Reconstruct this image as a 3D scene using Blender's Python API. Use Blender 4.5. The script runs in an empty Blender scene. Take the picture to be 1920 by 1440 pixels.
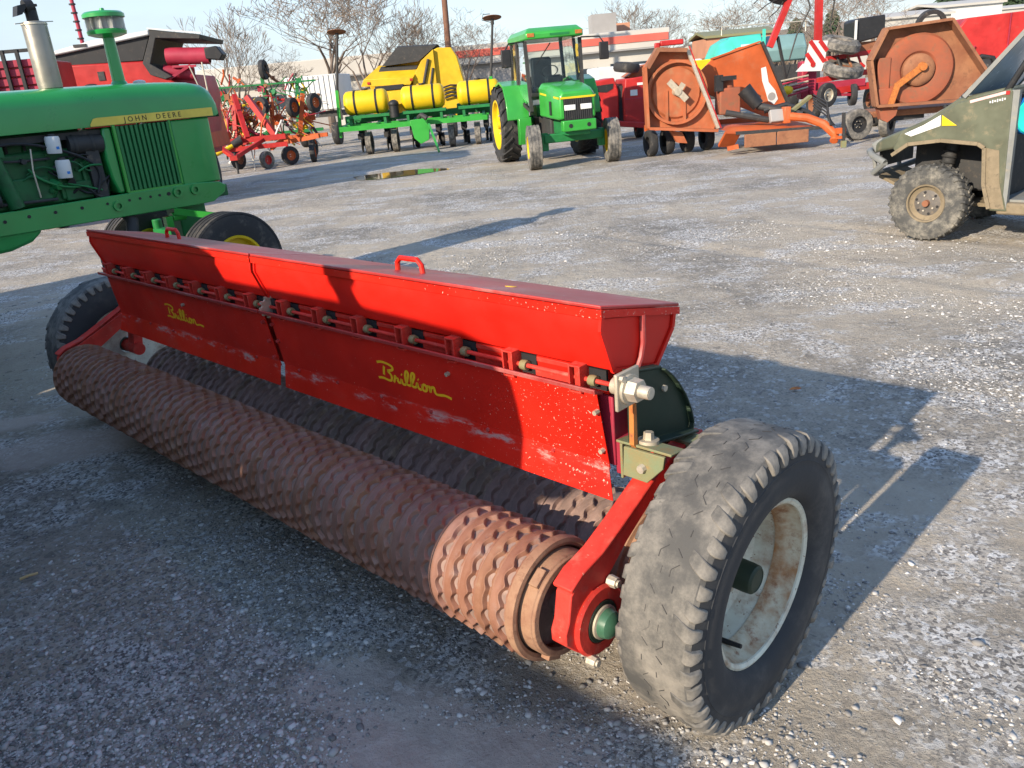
import bpy, bmesh, math, random
import numpy as np
from mathutils import Vector, Matrix, noise as mnoise
random.seed(7); RNG = np.random.default_rng(11)
sc = bpy.context.scene
COL = sc.collection
R = math.radians
# ---------------------------------------------------------------- camera
cam_d = bpy.data.cameras.new('camera'); cam = bpy.data.objects.new('camera', cam_d); COL.objects.link(cam)
sc.camera = cam
cam_d.sensor_fit = 'HORIZONTAL'; cam_d.sensor_width = 36.0; cam_d.lens = 36.0 * 1522.9 / 1920.0
cam_d.clip_start = 0.05; cam_d.clip_end = 2000
_p, _r = R(20.236), R(5.2776)
_f = Vector((0, math.cos(_p), -math.sin(_p))); _u0 = Vector((0, math.sin(_p), math.cos(_p))); _r0 = Vector((1, 0, 0))
_rt = _r0 * math.cos(_r) + _u0 * -math.sin(_r); _up = _u0 * math.cos(_r) + _r0 * math.sin(_r)
cam.matrix_world = Matrix(((_rt.x, _up.x, -_f.x, 0), (_rt.y, _up.y, -_f.y, 0), (_rt.z, _up.z, -_f.z, 1.6486), (0, 0, 0, 1)))
# ---------------------------------------------------------------- world, sun, exposure
SUN_EL, SUN_AZ = R(24.0), R(45.0)          # light travels towards +x +y, 45 degrees right of the view
wd = bpy.data.worlds.new('World'); sc.world = wd; wd.use_nodes = True
wn = wd.node_tree; bgn = wn.nodes['Background']
sky = wn.nodes.new('ShaderNodeTexSky'); sky.sky_type = 'NISHITA'; sky.sun_disc = False
sky.sun_elevation = SUN_EL; sky.sun_rotation = R(225); sky.air_density = 1.0; sky.dust_density = 0.3; sky.ozone_density = 3.0; sky.altitude = 100
wtc = wn.nodes.new('ShaderNodeTexCoord'); wmp = wn.nodes.new('ShaderNodeMapping'); wmp.inputs['Scale'].default_value = (1.0, 1.0, 3.5)
wno = wn.nodes.new('ShaderNodeTexNoise'); wno.inputs['Scale'].default_value = 3.2; wno.inputs['Detail'].default_value = 7; wno.inputs['Roughness'].default_value = .55
wrp = wn.nodes.new('ShaderNodeValToRGB'); wrp.color_ramp.elements[0].position = .42; wrp.color_ramp.elements[1].position = .72; wrp.color_ramp.elements[0].color = (.85, .85, .85, 1)
wmx = wn.nodes.new('ShaderNodeMix'); wmx.data_type = 'RGBA'; wmul = wn.nodes.new('ShaderNodeMath'); wmul.operation = 'MULTIPLY'; wmul.inputs[1].default_value = .95
wn.links.new(wtc.outputs['Generated'], wmp.inputs[0]); wn.links.new(wmp.outputs[0], wno.inputs['Vector'])
wn.links.new(wno.outputs['Fac'], wrp.inputs[0]); wn.links.new(wrp.outputs[0], wmul.inputs[0])
wsx = wn.nodes.new('ShaderNodeSeparateXYZ'); wn.links.new(wtc.outputs['Generated'], wsx.inputs[0])
wmr = wn.nodes.new('ShaderNodeMapRange'); wmr.inputs['From Min'].default_value = .12; wmr.inputs['From Max'].default_value = .6; wmr.inputs['To Min'].default_value = 1; wmr.inputs['To Max'].default_value = .12; wn.links.new(wsx.outputs['Z'], wmr.inputs['Value'])
wm3 = wn.nodes.new('ShaderNodeMath'); wm3.operation = 'MULTIPLY'; wn.links.new(wmul.outputs[0], wm3.inputs[0]); wn.links.new(wmr.outputs[0], wm3.inputs[1])   # high cloud thins out overhead
wn.links.new(wm3.outputs[0], wmx.inputs[0]); wn.links.new(sky.outputs[0], wmx.inputs[6]); wmx.inputs[7].default_value = (1.75, 1.98, 2.18, 1)
wn.links.new(wmx.outputs[2], bgn.inputs[0]); bgn.inputs[1].default_value = 0.15
sd = bpy.data.lights.new('sun', 'SUN'); sd.energy = 3.2; sd.angle = R(.55); sd.color = (1.0, .86, .68)
so = bpy.data.objects.new('sun', sd); COL.objects.link(so)
_d = Vector((math.sin(SUN_AZ) * math.cos(SUN_EL), math.cos(SUN_AZ) * math.cos(SUN_EL), -math.sin(SUN_EL)))
so.rotation_euler = _d.to_track_quat('-Z', 'Y').to_euler()
sc.view_settings.view_transform = 'Standard'; sc.view_settings.look = 'None'; sc.view_settings.exposure = 1.4; sc.view_settings.gamma = 1
sc.view_settings.use_curve_mapping = False
sc.render.engine = 'CYCLES'
# ---------------------------------------------------------------- materials
MATS = {}
def _nt(name):
    m = bpy.data.materials.new(name); m.use_nodes = True; MATS[name] = m
    return m, m.node_tree, m.node_tree.nodes['Principled BSDF']
def _noise(nt, scale, detail=4, rough=.6, co='Object', sc3=None):
    tc = nt.nodes.new('ShaderNodeTexCoord') if co != 'World' else nt.nodes.new('ShaderNodeNewGeometry')
    out = tc.outputs[co] if co != 'World' else tc.outputs['Position']
    if sc3:
        mp = nt.nodes.new('ShaderNodeMapping'); mp.inputs['Scale'].default_value = sc3; nt.links.new(out, mp.inputs[0]); out = mp.outputs[0]
    n = nt.nodes.new('ShaderNodeTexNoise'); n.inputs['Scale'].default_value = scale; n.inputs['Detail'].default_value = detail; n.inputs['Roughness'].default_value = rough
    nt.links.new(out, n.inputs['Vector']); return n.outputs['Fac']
def _ramp(nt, f, a, b):
    r = nt.nodes.new('ShaderNodeMapRange'); r.interpolation_type = 'SMOOTHSTEP'
    r.inputs['From Min'].default_value = a; r.inputs['From Max'].default_value = b; nt.links.new(f, r.inputs['Value']); return r.outputs['Result']
def _mix(nt, f, a, b):
    m = nt.nodes.new('ShaderNodeMix'); m.data_type = 'RGBA'
    if isinstance(f, (int, float)): m.inputs[0].default_value = f
    else: nt.links.new(f, m.inputs[0])
    for i, c in ((6, a), (7, b)):
        if isinstance(c, tuple): m.inputs[i].default_value = (*c[:3], 1)
        else: nt.links.new(c, m.inputs[i])
    return m.outputs[2]
def _bump(nt, bs, h, strength, dist=.01):
    b = nt.nodes.new('ShaderNodeBump'); b.inputs['Strength'].default_value = strength; b.inputs['Distance'].default_value = dist
    nt.links.new(h, b.inputs['Height']); nt.links.new(b.outputs[0], bs.inputs['Normal'])
def paint(name, col, rough=.4, dirt=.3, dirtc=(.16, .12, .085), chip=0., chipc=(.18, .07, .03), metal=0., scale=3., fade=.12, coat=0., bump=.05):
    """painted metal: faded tone, dusty film and worn chips"""
    m, nt, b = _nt(name); b.inputs['Specular IOR Level'].default_value = .35
    c2 = tuple(min(1, x * (1 + fade) + fade * .014) for x in col)
    c1 = tuple(x * (1 - fade * .8) for x in col)
    c = _mix(nt, _ramp(nt, _noise(nt, scale, 3), .3, .7), c1, c2)
    if dirt:
        f = _ramp(nt, _noise(nt, scale * 2.3, 9, .68), .62 - dirt * .25, .85 - dirt * .1)
        mm = nt.nodes.new('ShaderNodeMath'); mm.operation = 'MULTIPLY'; mm.inputs[1].default_value = min(.9, .35 + dirt * .6); nt.links.new(f, mm.inputs[0])
        c = _mix(nt, mm.outputs[0], c, dirtc)
    if chip:
        f = _ramp(nt, _noise(nt, scale * 11, 6, .75), .74 - chip * .3, .78 - chip * .3)
        c = _mix(nt, f, c, chipc)
    nt.links.new(c, b.inputs['Base Color'])
    rr = nt.nodes.new('ShaderNodeMapRange'); rr.inputs['To Min'].default_value = max(.08, rough - .1); rr.inputs['To Max'].default_value = min(1, rough + .22)
    nt.links.new(_noise(nt, scale * 4, 5), rr.inputs['Value']); nt.links.new(rr.outputs[0], b.inputs['Roughness'])
    b.inputs['Metallic'].default_value = metal
    if coat: b.inputs['Coat Weight'].default_value = coat; b.inputs['Coat Roughness'].default_value = .12
    if bump: _bump(nt, b, _noise(nt, scale * 14, 4), bump, .004)
    return m
def rusty(name, c1, c2, c3, scale=8., rough=.85, bump=.35):
    m, nt, b = _nt(name)
    c = _mix(nt, _ramp(nt, _noise(nt, scale, 8, .65), .35, .65), c1, c2)
    c = _mix(nt, _ramp(nt, _noise(nt, scale * 2.7, 8, .7), .5, .72), c, c3)
    nt.links.new(c, b.inputs['Base Color']); b.inputs['Roughness'].default_value = rough
    _bump(nt, b, _noise(nt, scale * 9, 6, .7), bump, .004)
    return m
def rubber(name, c1=(.022, .022, .023), dust=(.17, .15, .125), amt=.5, scale=7.):
    m, nt, b = _nt(name)
    f = _ramp(nt, _noise(nt, scale, 9, .7), .72 - amt * .5, .95 - amt * .35)
    c = _mix(nt, f, c1, dust); nt.links.new(c, b.inputs['Base Color']); b.inputs['Roughness'].default_value = .82
    _bump(nt, b, _noise(nt, scale * 10, 6, .7), .35, .003); return m
def glass(name, tint=(.75, .85, .82), rough=.02, alpha=.35):
    m, nt, b = _nt(name); b.inputs['Base Color'].default_value = (*tint, 1); b.inputs['Roughness'].default_value = rough
    b.inputs['Transmission Weight'].default_value = 1.0; b.inputs['IOR'].default_value = 1.3
    return m
RED = paint('seeder_red', (.58, .0095, .0028), .42, .03, (.40, .06, .03), .0, scale=2.2, fade=.2)
REDW = paint('seeder_red_worn', (.56, .0105, .0035), .44, .10, (.40, .12, .08), .37, (.5, .30, .25), scale=2.5, fade=.25)
def worn_red():
    m, nt, b = _nt('seeder_red_worn'); b.inputs['Specular IOR Level'].default_value = .35
    tc = nt.nodes.new('ShaderNodeTexCoord'); sx = nt.nodes.new('ShaderNodeSeparateXYZ'); nt.links.new(tc.outputs['Object'], sx.inputs[0])
    c = _mix(nt, _ramp(nt, _noise(nt, 2.2, 3), .3, .7), (.48, .009, .003), (.64, .015, .005))
    c = _mix(nt, _ramp(nt, _noise(nt, 1.3, 8, .7, sc3=(1, 1, 3)), .56, .80), c, (.44, .06, .035))
    # small rust and primer specks, thick towards the near end of the panel
    add = nt.nodes.new('ShaderNodeMath'); add.operation = 'ADD'; mr = nt.nodes.new('ShaderNodeMapRange'); mr.inputs['From Min'].default_value = -.75; mr.inputs['From Max'].default_value = -.08; mr.inputs['To Min'].default_value = 0; mr.inputs['To Max'].default_value = .06; nt.links.new(sx.outputs['X'], mr.inputs['Value'])
    nt.links.new(_noise(nt, 120, 3, .6), add.inputs[0]); nt.links.new(mr.outputs[0], add.inputs[1])
    c = _mix(nt, _ramp(nt, add.outputs[0], .70, .73), c, (.62, .36, .28))
    # scuffed band along the fold of the sheet
    zr = nt.nodes.new('ShaderNodeMath'); zr.operation = 'SUBTRACT'; zr.inputs[1].default_value = .668; nt.links.new(sx.outputs['Z'], zr.inputs[0]); za = nt.nodes.new('ShaderNodeMath'); za.operation = 'ABSOLUTE'; nt.links.new(zr.outputs[0], za.inputs[0])
    band = _ramp(nt, za.outputs[0], .035, .004); mu = nt.nodes.new('ShaderNodeMath'); mu.operation = 'MULTIPLY'; nt.links.new(band, mu.inputs[0]); nt.links.new(_ramp(nt, _noise(nt, 5, 9, .75, sc3=(1, 1, 4)), .50, .62), mu.inputs[1])
    c = _mix(nt, mu.outputs[0], c, (.44, .24, .21))
    nt.links.new(c, b.inputs['Base Color']); rr = nt.nodes.new('ShaderNodeMapRange'); rr.inputs['To Min'].default_value = .3; rr.inputs['To Max'].default_value = .65; nt.links.new(_noise(nt, 9, 5), rr.inputs['Value']); nt.links.new(rr.outputs[0], b.inputs['Roughness'])
    _bump(nt, b, _noise(nt, 3.5, 3), .25, .02); return m
REDW = worn_red()
REDLID = paint('seeder_lid_red', (.34, .032, .028), .33, .55, (.36, .25, .22), .12, (.45, .32, .28), scale=1.6, fade=.3)
REDCAST = paint('seeder_casting_red', (.50, .030, .018), .55, .45, (.40, .17, .12), .3, (.45, .25, .18), scale=7, fade=.3, bump=.25)
ROLL = rusty('roller_rust', (.205, .086, .050), (.26, .125, .080), (.265, .165, .130), 6, .62)
ROLLB = rusty('roller_dark_rust', (.17, .112, .09), (.25, .165, .135), (.31, .21, .17), 8)
ROLL2 = rusty('roller_rust_brown', (.185, .080, .044), (.25, .118, .068), (.28, .165, .105), 6, .66)
ROLL3 = rusty('roller_rust_mauve', (.20, .092, .062), (.255, .135, .10), (.23, .10, .055), 5, .6)
ROLLB2 = rusty('roller_dark_soil', (.13, .09, .07), (.20, .14, .10), (.30, .22, .15), 5)
ROLLT = rusty('roller_tan_rust', (.24, .12, .07), (.30, .17, .10), (.16, .07, .04), 11)
STEEL = paint('worn_steel', (.42, .36, .27), .5, .4, (.25, .14, .07), .2, (.2, .09, .04), metal=.35, scale=20)
ZINC = paint('zinc_bolt', (.50, .45, .36), .42, .35, (.28, .16, .09), .2, metal=.5, scale=30)
DKGREEN = paint('dark_green_paint', (.016, .030, .018), .5, .12, (.10, .09, .07), .03, (.2, .12, .07), scale=6)
KHAKI = rusty('khaki_bracket', (.20, .17, .075), (.16, .19, .10), (.24, .15, .06), 14, .7, .2)
RUSTOR = rusty('orange_rust', (.42, .15, .03), (.35, .10, .02), (.22, .07, .03), 18)
CREAM = paint('rim_cream', (.60, .60, .49), .5, .8, (.26, .11, .04), .45, (.16, .06, .025), scale=5, fade=.15)
TYRE = rubber('dusty_tyre', (.06, .058, .054), (.235, .212, .178), .66, 6)
TYREW = rubber('tyre_sidewall', (.028, .029, .031), (.11, .10, .088), .5, 3)
TYREB = rubber('black_tyre', (.02, .02, .021), (.13, .115, .095), .45)
TYREG = rubber('grey_tyre', (.05, .05, .048), (.22, .20, .17), .75)
BLACK = paint('black_plastic', (.015, .015, .016), .5, .25, scale=5)
DARK = paint('dark_steel', (.03, .03, .03), .6, .4, scale=6)
YEL = paint('lettering_yellow', (.75, .42, .012), .45, .08, scale=20, fade=.05)
GRN = paint('tractor_green', (.016, .235, .048), .26, .08, (.09, .12, .06), 0, scale=1.5, fade=.12, coat=.5)
GRND = paint('engine_green', (.012, .15, .04), .42, .3, (.05, .06, .03), .05, (.02, .03, .02), scale=5)
GRNB = paint('bright_green', (.03, .27, .035), .3, .1, (.12, .16, .06), 0, scale=2, fade=.1, coat=.3)
JDY = paint('tractor_yellow', (.60, .42, .010), .38, .12, (.40, .30, .08), .03, scale=4, fade=.08)
WHITE = paint('white_paint', (.55, .55, .53), .45, .15, (.42, .40, .36), .0, scale=2, fade=.04)
CHROME = paint('muffler_metal', (.27, .25, .21), .36, .4, (.20, .15, .10), .1, (.15, .08, .05), metal=.7, scale=5)
GLASSM = glass('cab_glass')
CLEARP = glass('clear_bowl', (.9, .9, .88), .08)
RUST = rusty('mower_rust', (.20, .075, .036), (.27, .12, .058), (.13, .055, .028), 2.2)
RUSTRED = rusty('mower_rust_red', (.30, .075, .032), (.22, .07, .036), (.17, .085, .045), 2.4)
ORG = paint('mower_orange', (.40, .078, .016), .5, .5, (.30, .16, .09), .06, (.25, .1, .05), scale=1.6, fade=.2)
ORGD = paint('mower_orange_dirty', (.34, .095, .036), .6, .6, (.30, .19, .10), .2, (.22, .10, .05), scale=2., fade=.2)
FRED = paint('implement_red', (.36, .017, .015), .4, .25, (.20, .10, .07), .08, scale=2, fade=.2)
MAROON = paint('maroon_paint', (.30, .022, .045), .45, .25, (.18, .10, .08), 0, scale=2, fade=.2)
TORG = paint('tedder_orange', (.42, .08, .016), .5, .35, (.25, .14, .08), .1, scale=4, fade=.2)
YTANK = paint('yellow_poly', (.60, .40, .006), .42, .1, (.5, .4, .1), 0, scale=2, fade=.06)
YBALE = paint('baler_yellow', (.54, .33, .008), .45, .25, (.35, .24, .07), .05, scale=1.6, fade=.15)
TEAL = paint('teal_paint', (.05, .42, .33), .4, .2, (.2, .35, .28), 0, scale=1.5)
TEALG = paint('grey_teal_tank', (.14, .24, .24), .45, .25, (.2, .22, .2), 0, scale=1.5)
OLIVE = paint('mud_olive', (.085, .091, .058), .42, .45, (.27, .215, .13), .0, scale=4, fade=.2, coat=.15)
MUD = rusty('dried_mud', (.17, .135, .085), (.21, .165, .105), (.11, .09, .06), 10, .95)
UTVG = paint('utv_grey_plastic', (.17, .175, .165), .5, .5, (.27, .23, .16), 0, scale=6)
LENS = paint('headlight_white', (.66, .66, .62), .12, .12, scale=3, coat=.6)
WOODP = rusty('pole_wood', (.13, .06, .035), (.17, .08, .045), (.09, .045, .03), 3)
BARK = rusty('grey_bark', (.11, .08, .06), (.15, .115, .09), (.08, .06, .045), 2)
TWIG = rusty('tan_twigs', (.17, .13, .098), (.21, .165, .125), (.13, .10, .075), .7)
EVER = rusty('evergreen_needles', (.020, .04, .016), (.03, .055, .022), (.015, .03, .012), 1.5)
HILL = rusty('winter_hill', (.17, .125, .08), (.22, .16, .10), (.12, .10, .06), .05)
WALLW = paint('wall_white', (.42, .40, .36), .7, .2, (.45, .42, .36), 0, scale=.4, fade=.06)
WALLG = paint('wall_grey', (.26, .25, .24), .8, .25, (.2, .18, .16), 0, scale=.5)
STRIPE = paint('fascia_red', (.50, .10, .07), .6, .2, scale=.5)
WIN = paint('window_dark', (.03, .04, .05), .15, .1, scale=1)
BRICKY = paint('salmon_wall', (.42, .20, .12), .8, .3, (.3, .2, .14), 0, scale=.6)
BLUEJ = paint('blue_jug', (.01, .16, .5), .3, .05, scale=4)
TEALJ = paint('teal_jug', (.02, .5, .45), .3, .05, scale=4)
SKYPANE = paint('sky_tint_windshield', (.36, .47, .58), .16, .35, (.5, .55, .58), 0, scale=3, coat=.6)  # hazy plastic with the sky's reflection put into its pale blue
BALE = rusty('shade_bale', (.38, .28, .13), (.45, .34, .17), (.28, .2, .1), 6)
RIMRUST = rusty('rim_rust', (.50, .46, .34), (.30, .14, .05), (.20, .075, .03), 9)
ENG = paint('engine_shade_green', (.010, .10, .028), .5, .7, (.012, .018, .012), .1, (.01, .012, .01), scale=4)  # shade of the engine bay put into darker green and near-black blotches
STRIPEY = paint('decal_pale_yellow', (.62, .47, .07), .4, .15, (.5, .45, .2), 0, scale=6)
SIPE = rubber('sipe_rubber', (.035, .034, .033), (.12, .11, .1), .5, 9)
SEATM = paint('seat_vinyl', (.04, .04, .045), .6, .3, scale=5)
# ---------------------------------------------------------------- mesh helpers: every shape is (verts, faces)
def _v(p): return np.array(p, float)
def B(cx, cy, cz, sx, sy, sz, rot=None):
    v = np.array([(x, y, z) for x in (-.5, .5) for y in (-.5, .5) for z in (-.5, .5)]) * (sx, sy, sz)
    if rot: v = v @ np.array(Matrix.Rotation(rot[1], 3, rot[0])).T
    v = v + (cx, cy, cz)
    return v, [(0, 1, 3, 2), (4, 6, 7, 5), (0, 4, 5, 1), (2, 3, 7, 6), (0, 2, 6, 4), (1, 5, 7, 3)]
def _frame(d, up=(0, 0, 1)):
    d = d / np.linalg.norm(d); u = _v(up)
    if abs(d @ u) > .985: u = _v((1, 0, 0)) if abs(d[0]) < .9 else _v((0, 1, 0))
    s = np.cross(d, u); s /= np.linalg.norm(s); return d, s, np.cross(s, d)
def BM(p0, p1, w, h=None, up=(0, 0, 1)):
    """rectangular bar from p0 to p1, w sideways and h along up"""
    p0, p1 = _v(p0), _v(p1); h = w if h is None else h
    d, s, u = _frame(p1 - p0, up)
    v = [p + s * a * w / 2 + u * b * h / 2 for p in (p0, p1) for a, b in ((-1, -1), (1, -1), (1, 1), (-1, 1))]
    return np.array(v), [(3, 2, 1, 0), (4, 5, 6, 7), (0, 1, 5, 4), (1, 2, 6, 5), (2, 3, 7, 6), (3, 0, 4, 7)]
def CY(p0, p1, r0, r1=None, n=16):
    p0, p1 = _v(p0), _v(p1); r1 = r0 if r1 is None else r1
    d, s, u = _frame(p1 - p0); a = np.arange(n) * 2 * math.pi / n
    ring = np.outer(np.cos(a), s) + np.outer(np.sin(a), u)
    v = np.vstack([p0 + ring * r0, p1 + ring * r1])
    f = [(i, (i + 1) % n, n + (i + 1) % n, n + i) for i in range(n)] + [tuple(range(n - 1, -1, -1)), tuple(range(n, 2 * n))]
    return v, f
def TB(pts, r, n=8, closed=False):
    pts = [_v(p) for p in pts]; m = len(pts); V = []; F = []
    rs = r if isinstance(r, (list, tuple)) else [r] * m
    prev = None
    for i, p in enumerate(pts):
        a = pts[i - 1] if (i or closed) else p; b = pts[(i + 1) % m] if (i < m - 1 or closed) else p
        d = b - a; d = d / (np.linalg.norm(d) + 1e-12)
        if prev is None: _, s, u = _frame(d)
        else:
            s = prev - d * (prev @ d); s /= (np.linalg.norm(s) + 1e-12); u = np.cross(s, d)
        prev = s
        for k in range(n):
            t = 2 * math.pi * k / n; V.append(p + (s * math.cos(t) + u * math.sin(t)) * rs[i])
    for i in range(m if closed else m - 1):
        j = (i + 1) % m
        for k in range(n): F.append((i * n + k, i * n + (k + 1) % n, j * n + (k + 1) % n, j * n + k))
    if not closed: F += [tuple(range(n - 1, -1, -1)), tuple((m - 1) * n + k for k in range(n))]
    return np.array(V), F
def LA(prof, n=24, o=(0, 0, 0), axis=(0, 1, 0), closed=False):
    """lathe: prof = [(radius, along axis)]"""
    d, s, u = _frame(_v(axis)); o = _v(o); V = []; F = []; m = len(prof)
    for (r, a) in prof:
        for k in range(n):
            t = 2 * math.pi * k / n; V.append(o + d * a + (s * math.cos(t) + u * math.sin(t)) * r)
    for i in range(m if closed else m - 1):
        j = (i + 1) % m
        for k in range(n): F.append((i * n + k, i * n + (k + 1) % n, j * n + (k + 1) % n, j * n + k))
    if not closed:
        rm_ = .35 * max(q[0] for q in prof)      # only narrow ends are closed off
        if 1e-6 < prof[0][0] < rm_: F.append(tuple(range(n - 1, -1, -1)))
        if 1e-6 < prof[-1][0] < rm_: F.append(tuple((m - 1) * n + k for k in range(n)))
    return np.array(V), F
def PR(poly, a, b, axis='x'):
    """prism: 2-D polygon extruded from a to b along axis; x:(y,z) y:(x,z) z:(x,y)"""
    n = len(poly); V = []
    for t in (a, b):
        for (p, q) in poly: V.append({'x': (t, p, q), 'y': (p, t, q), 'z': (p, q, t)}[axis])
    F = [(i, (i + 1) % n, n + (i + 1) % n, n + i) for i in range(n)] + [tuple(range(n - 1, -1, -1)), tuple(range(n, 2 * n))]
    return np.array(V), F
def LOFT(rings, cap=True, closed=True):
    """rings: list of equally long point lists"""
    n = len(rings[0]); V = np.array([p for r in rings for p in r], float); F = []
    for i in range(len(rings) - 1):
        for k in range(n if closed else n - 1):
            F.append((i * n + k, i * n + (k + 1) % n, (i + 1) * n + (k + 1) % n, (i + 1) * n + k))
    if cap and closed: F += [tuple(range(n - 1, -1, -1)), tuple((len(rings) - 1) * n + k for k in range(n))]
    return V, F
def STRIP(sec, a, b, th, axis='x'):
    """bent sheet: open section polyline given thickness th, extruded a..b"""
    s = [_v(p) for p in sec]; off = []
    for i, p in enumerate(s):
        d = (s[min(i + 1, len(s) - 1)] - s[max(i - 1, 0)]); d /= np.linalg.norm(d); off.append(p + _v((-d[1], d[0])) * th)
    return PR([tuple(p) for p in s] + [tuple(p) for p in off[::-1]], a, b, axis)
def EL(c, r, n=10, m=14):
    prof = [(math.sin(math.pi * i / n), -math.cos(math.pi * i / n)) for i in range(n + 1)]
    V, F = LA([(max(p[0], 1e-4), p[1]) for p in prof], m, (0, 0, 0), (0, 0, 1)); return V * _v(r) + _v(c), F
def TX(sh, M=None, loc=(0, 0, 0), rz=0, ry=0, rx=0, s=1):
    v, f = sh; m = np.array((Matrix.Rotation(rz, 3, 'Z') @ Matrix.Rotation(ry, 3, 'Y') @ Matrix.Rotation(rx, 3, 'X')))
    return (v * s) @ m.T + _v(loc), f
def mesh_of(name, shapes, mat, smooth=True, ang=35):
    V = []; F = []; o = 0
    for v, f in shapes:
        V.append(np.asarray(v)); F += [tuple(i + o for i in q) for q in f]; o += len(v)
    me = bpy.data.meshes.new(name); me.from_pydata(np.vstack(V).tolist(), [], F)
    bm = bmesh.new(); bm.from_mesh(me); bmesh.ops.recalc_face_normals(bm, faces=bm.faces); bm.to_mesh(me); bm.free()
    me.materials.append(mat)
    if smooth:
        me.shade_smooth(); me.set_sharp_from_angle(angle=R(ang))
    return me
def part(name, parent, mat, *shapes, bevel=0, smooth=True, label=None, kind=None):
    o = bpy.data.objects.new(name, mesh_of(name, shapes, mat, smooth)); COL.objects.link(o); o.parent = parent
    if bevel:
        md = o.modifiers.new('bevel', 'BEVEL'); md.width = bevel; md.segments = 2; md.limit_method = 'ANGLE'; md.angle_limit = R(40); md.harden_normals = False
    if label: o['label'] = label
    if kind: o['kind'] = kind
    return o
def inst(src, parent, loc=(0, 0, 0), rot=(0, 0, 0), scale=None):
    o = src.copy(); COL.objects.link(o); o.parent = parent; o.location = loc; o.rotation_euler = rot
    if scale: o.scale = scale
    return o
def tag(o, label, cat, group=None):
    o['label'] = label; o['category'] = cat
    if group: o['group'] = group
    return o
def thing(name, label, cat, loc=(0, 0, 0), rz=0, group=None):
    o = bpy.data.objects.new(name, None); COL.objects.link(o); o.location = loc; o.rotation_euler = (0, 0, rz); o.empty_display_size = .2
    return tag(o, label, cat, group)
def copy_tree(o, parent=None):
    c = o.copy(); COL.objects.link(c); c.parent = parent
    for ch in o.children: copy_tree(ch, c)
    return c
def text_mesh(s, size, ext=.002, shear=0., spacing=1.):
    cu = bpy.data.curves.new('txt', 'FONT'); cu.body = s; cu.size = size; cu.extrude = ext; cu.shear = shear; cu.space_character = spacing; cu.resolution_u = 3
    ob = bpy.data.objects.new('txt', cu); COL.objects.link(ob)
    dg = bpy.context.evaluated_depsgraph_get(); dg.update()
    me = bpy.data.meshes.new_from_object(ob.evaluated_get(dg)); v = np.array([tuple(x.co) for x in me.vertices]); f = [tuple(p.vertices) for p in me.polygons]
    bpy.data.objects.remove(ob); bpy.data.curves.remove(cu); bpy.data.meshes.remove(me); return v, f
def place_text(sh, origin, xdir, ydir):
    v, f = sh; x = _v(xdir); x /= np.linalg.norm(x); y = _v(ydir); y = y - x * (x @ y); y /= np.linalg.norm(y); z = np.cross(x, y)
    return _v(origin) + v[:, :1] * x + v[:, 1:2] * y + v[:, 2:] * z, f
def face_az(az): return R(90 - az)        # local +x looks along azimuth az, measured right of world +y
# a wheel lying on the local y axis; outer face towards -y when side=-1
def wheel(parent, c, Rr, w, rimr, side=1, tyre=None, rim=None, lugs=0, lugh=.02, hubc=None, disc=.3, n=40, ribs=0, bolts=0, steer=0, name='wheel', ang=32, hubr=None, lugw=.045):
    tyre = tyre or TYREB; rim = rim or JDY; hubc = hubc or rim
    h = w / 2
    t = part('wheel', parent, tyre, LA([(rimr * .97, -h * .72), (rimr * 1.03, -h * .86), (rimr + (Rr - rimr) * .45, -h * 1.0), (Rr * .955, -h * .88), (Rr * .985, -h * .74),
        (Rr * (1. if not lugs else .985), -h * .3), (Rr * (1. if not lugs else .985), h * .3), (Rr * .985, h * .74), (Rr * .955, h * .88), (rimr + (Rr - rimr) * .45, h), (rimr * 1.03, h * .86), (rimr * .97, h * .72)], n, (0, 0, 0), (0, 1, 0), True))
    t.name = name
    t.location = c; t.rotation_euler = (0, 0, steer)
    if lugs:
        ls = []
        for k in range(lugs):
            for s in (-1, 1):
                a0 = 2 * math.pi * (k + (.5 if s > 0 else 0)) / lugs; a1 = a0 + math.tan(R(ang)) * h / Rr * 1.6
                P = lambda a, y, r: (math.cos(a) * r, y, math.sin(a) * r)
                da = lugw / Rr / 2; ro = Rr + lugh * .3
                ring = lambda a, y, r0, r1: [P(a - da, y, r0), P(a + da, y, r0), P(a + da * .7, y, r1), P(a - da * .7, y, r1)]
                ls.append(LOFT([ring(a0, s * h * .98, Rr * .90, Rr * .955), ring(a0 + (a1 - a0) * .2, s * h * .86, Rr * .94, ro), ring(a1, s * h * .05, Rr * .96, ro)]))
        part('tread_lugs', t, tyre, *ls, smooth=False)
    if ribs:
        ls = []
        for k in range(ribs):
            y = -h * .72 + 2 * h * .72 * k / (ribs - 1); b = h * .62 / ribs
            ls.append(LA([(Rr * .97, y - b), (Rr * 1.012, y - b * .8), (Rr * 1.012, y + b * .8), (Rr * .97, y + b)], n))
        part('tread_rib', t, tyre, *ls)
    rm = part('rim', t, rim, LA([(rimr * 1.02, side * h * .84), (rimr * 1.0, side * h * .9), (rimr * .93, side * h * .86), (rimr * .90, side * h * disc * 1.4), (rimr * .62, side * h * disc), (rimr * .3, side * h * (disc + .12)), (rimr * .28, side * h * (disc - .2)), (rimr * .6, side * h * (disc - .2)), (rimr * .93, side * h * (disc - .3)), (rimr * .95, -side * h * .8), (rimr * 1.02, -side * h * .84)], n))
    hr = hubr or rimr * .2
    part('hub', t, hubc, CY((0, side * h * (disc - .3), 0), (0, side * h * (disc + .45), 0), hr, hr * .85, 14))
    if bolts:
        part('lug_nut', rm, ZINC, *[CY((math.cos(a) * rimr * .42, side * h * (disc), math.sin(a) * rimr * .42), (math.cos(a) * rimr * .42, side * h * (disc + .22), math.sin(a) * rimr * .42), rimr * .05, None, 6) for a in [2 * math.pi * k / bolts for k in range(bolts)]])
    return t
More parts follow.
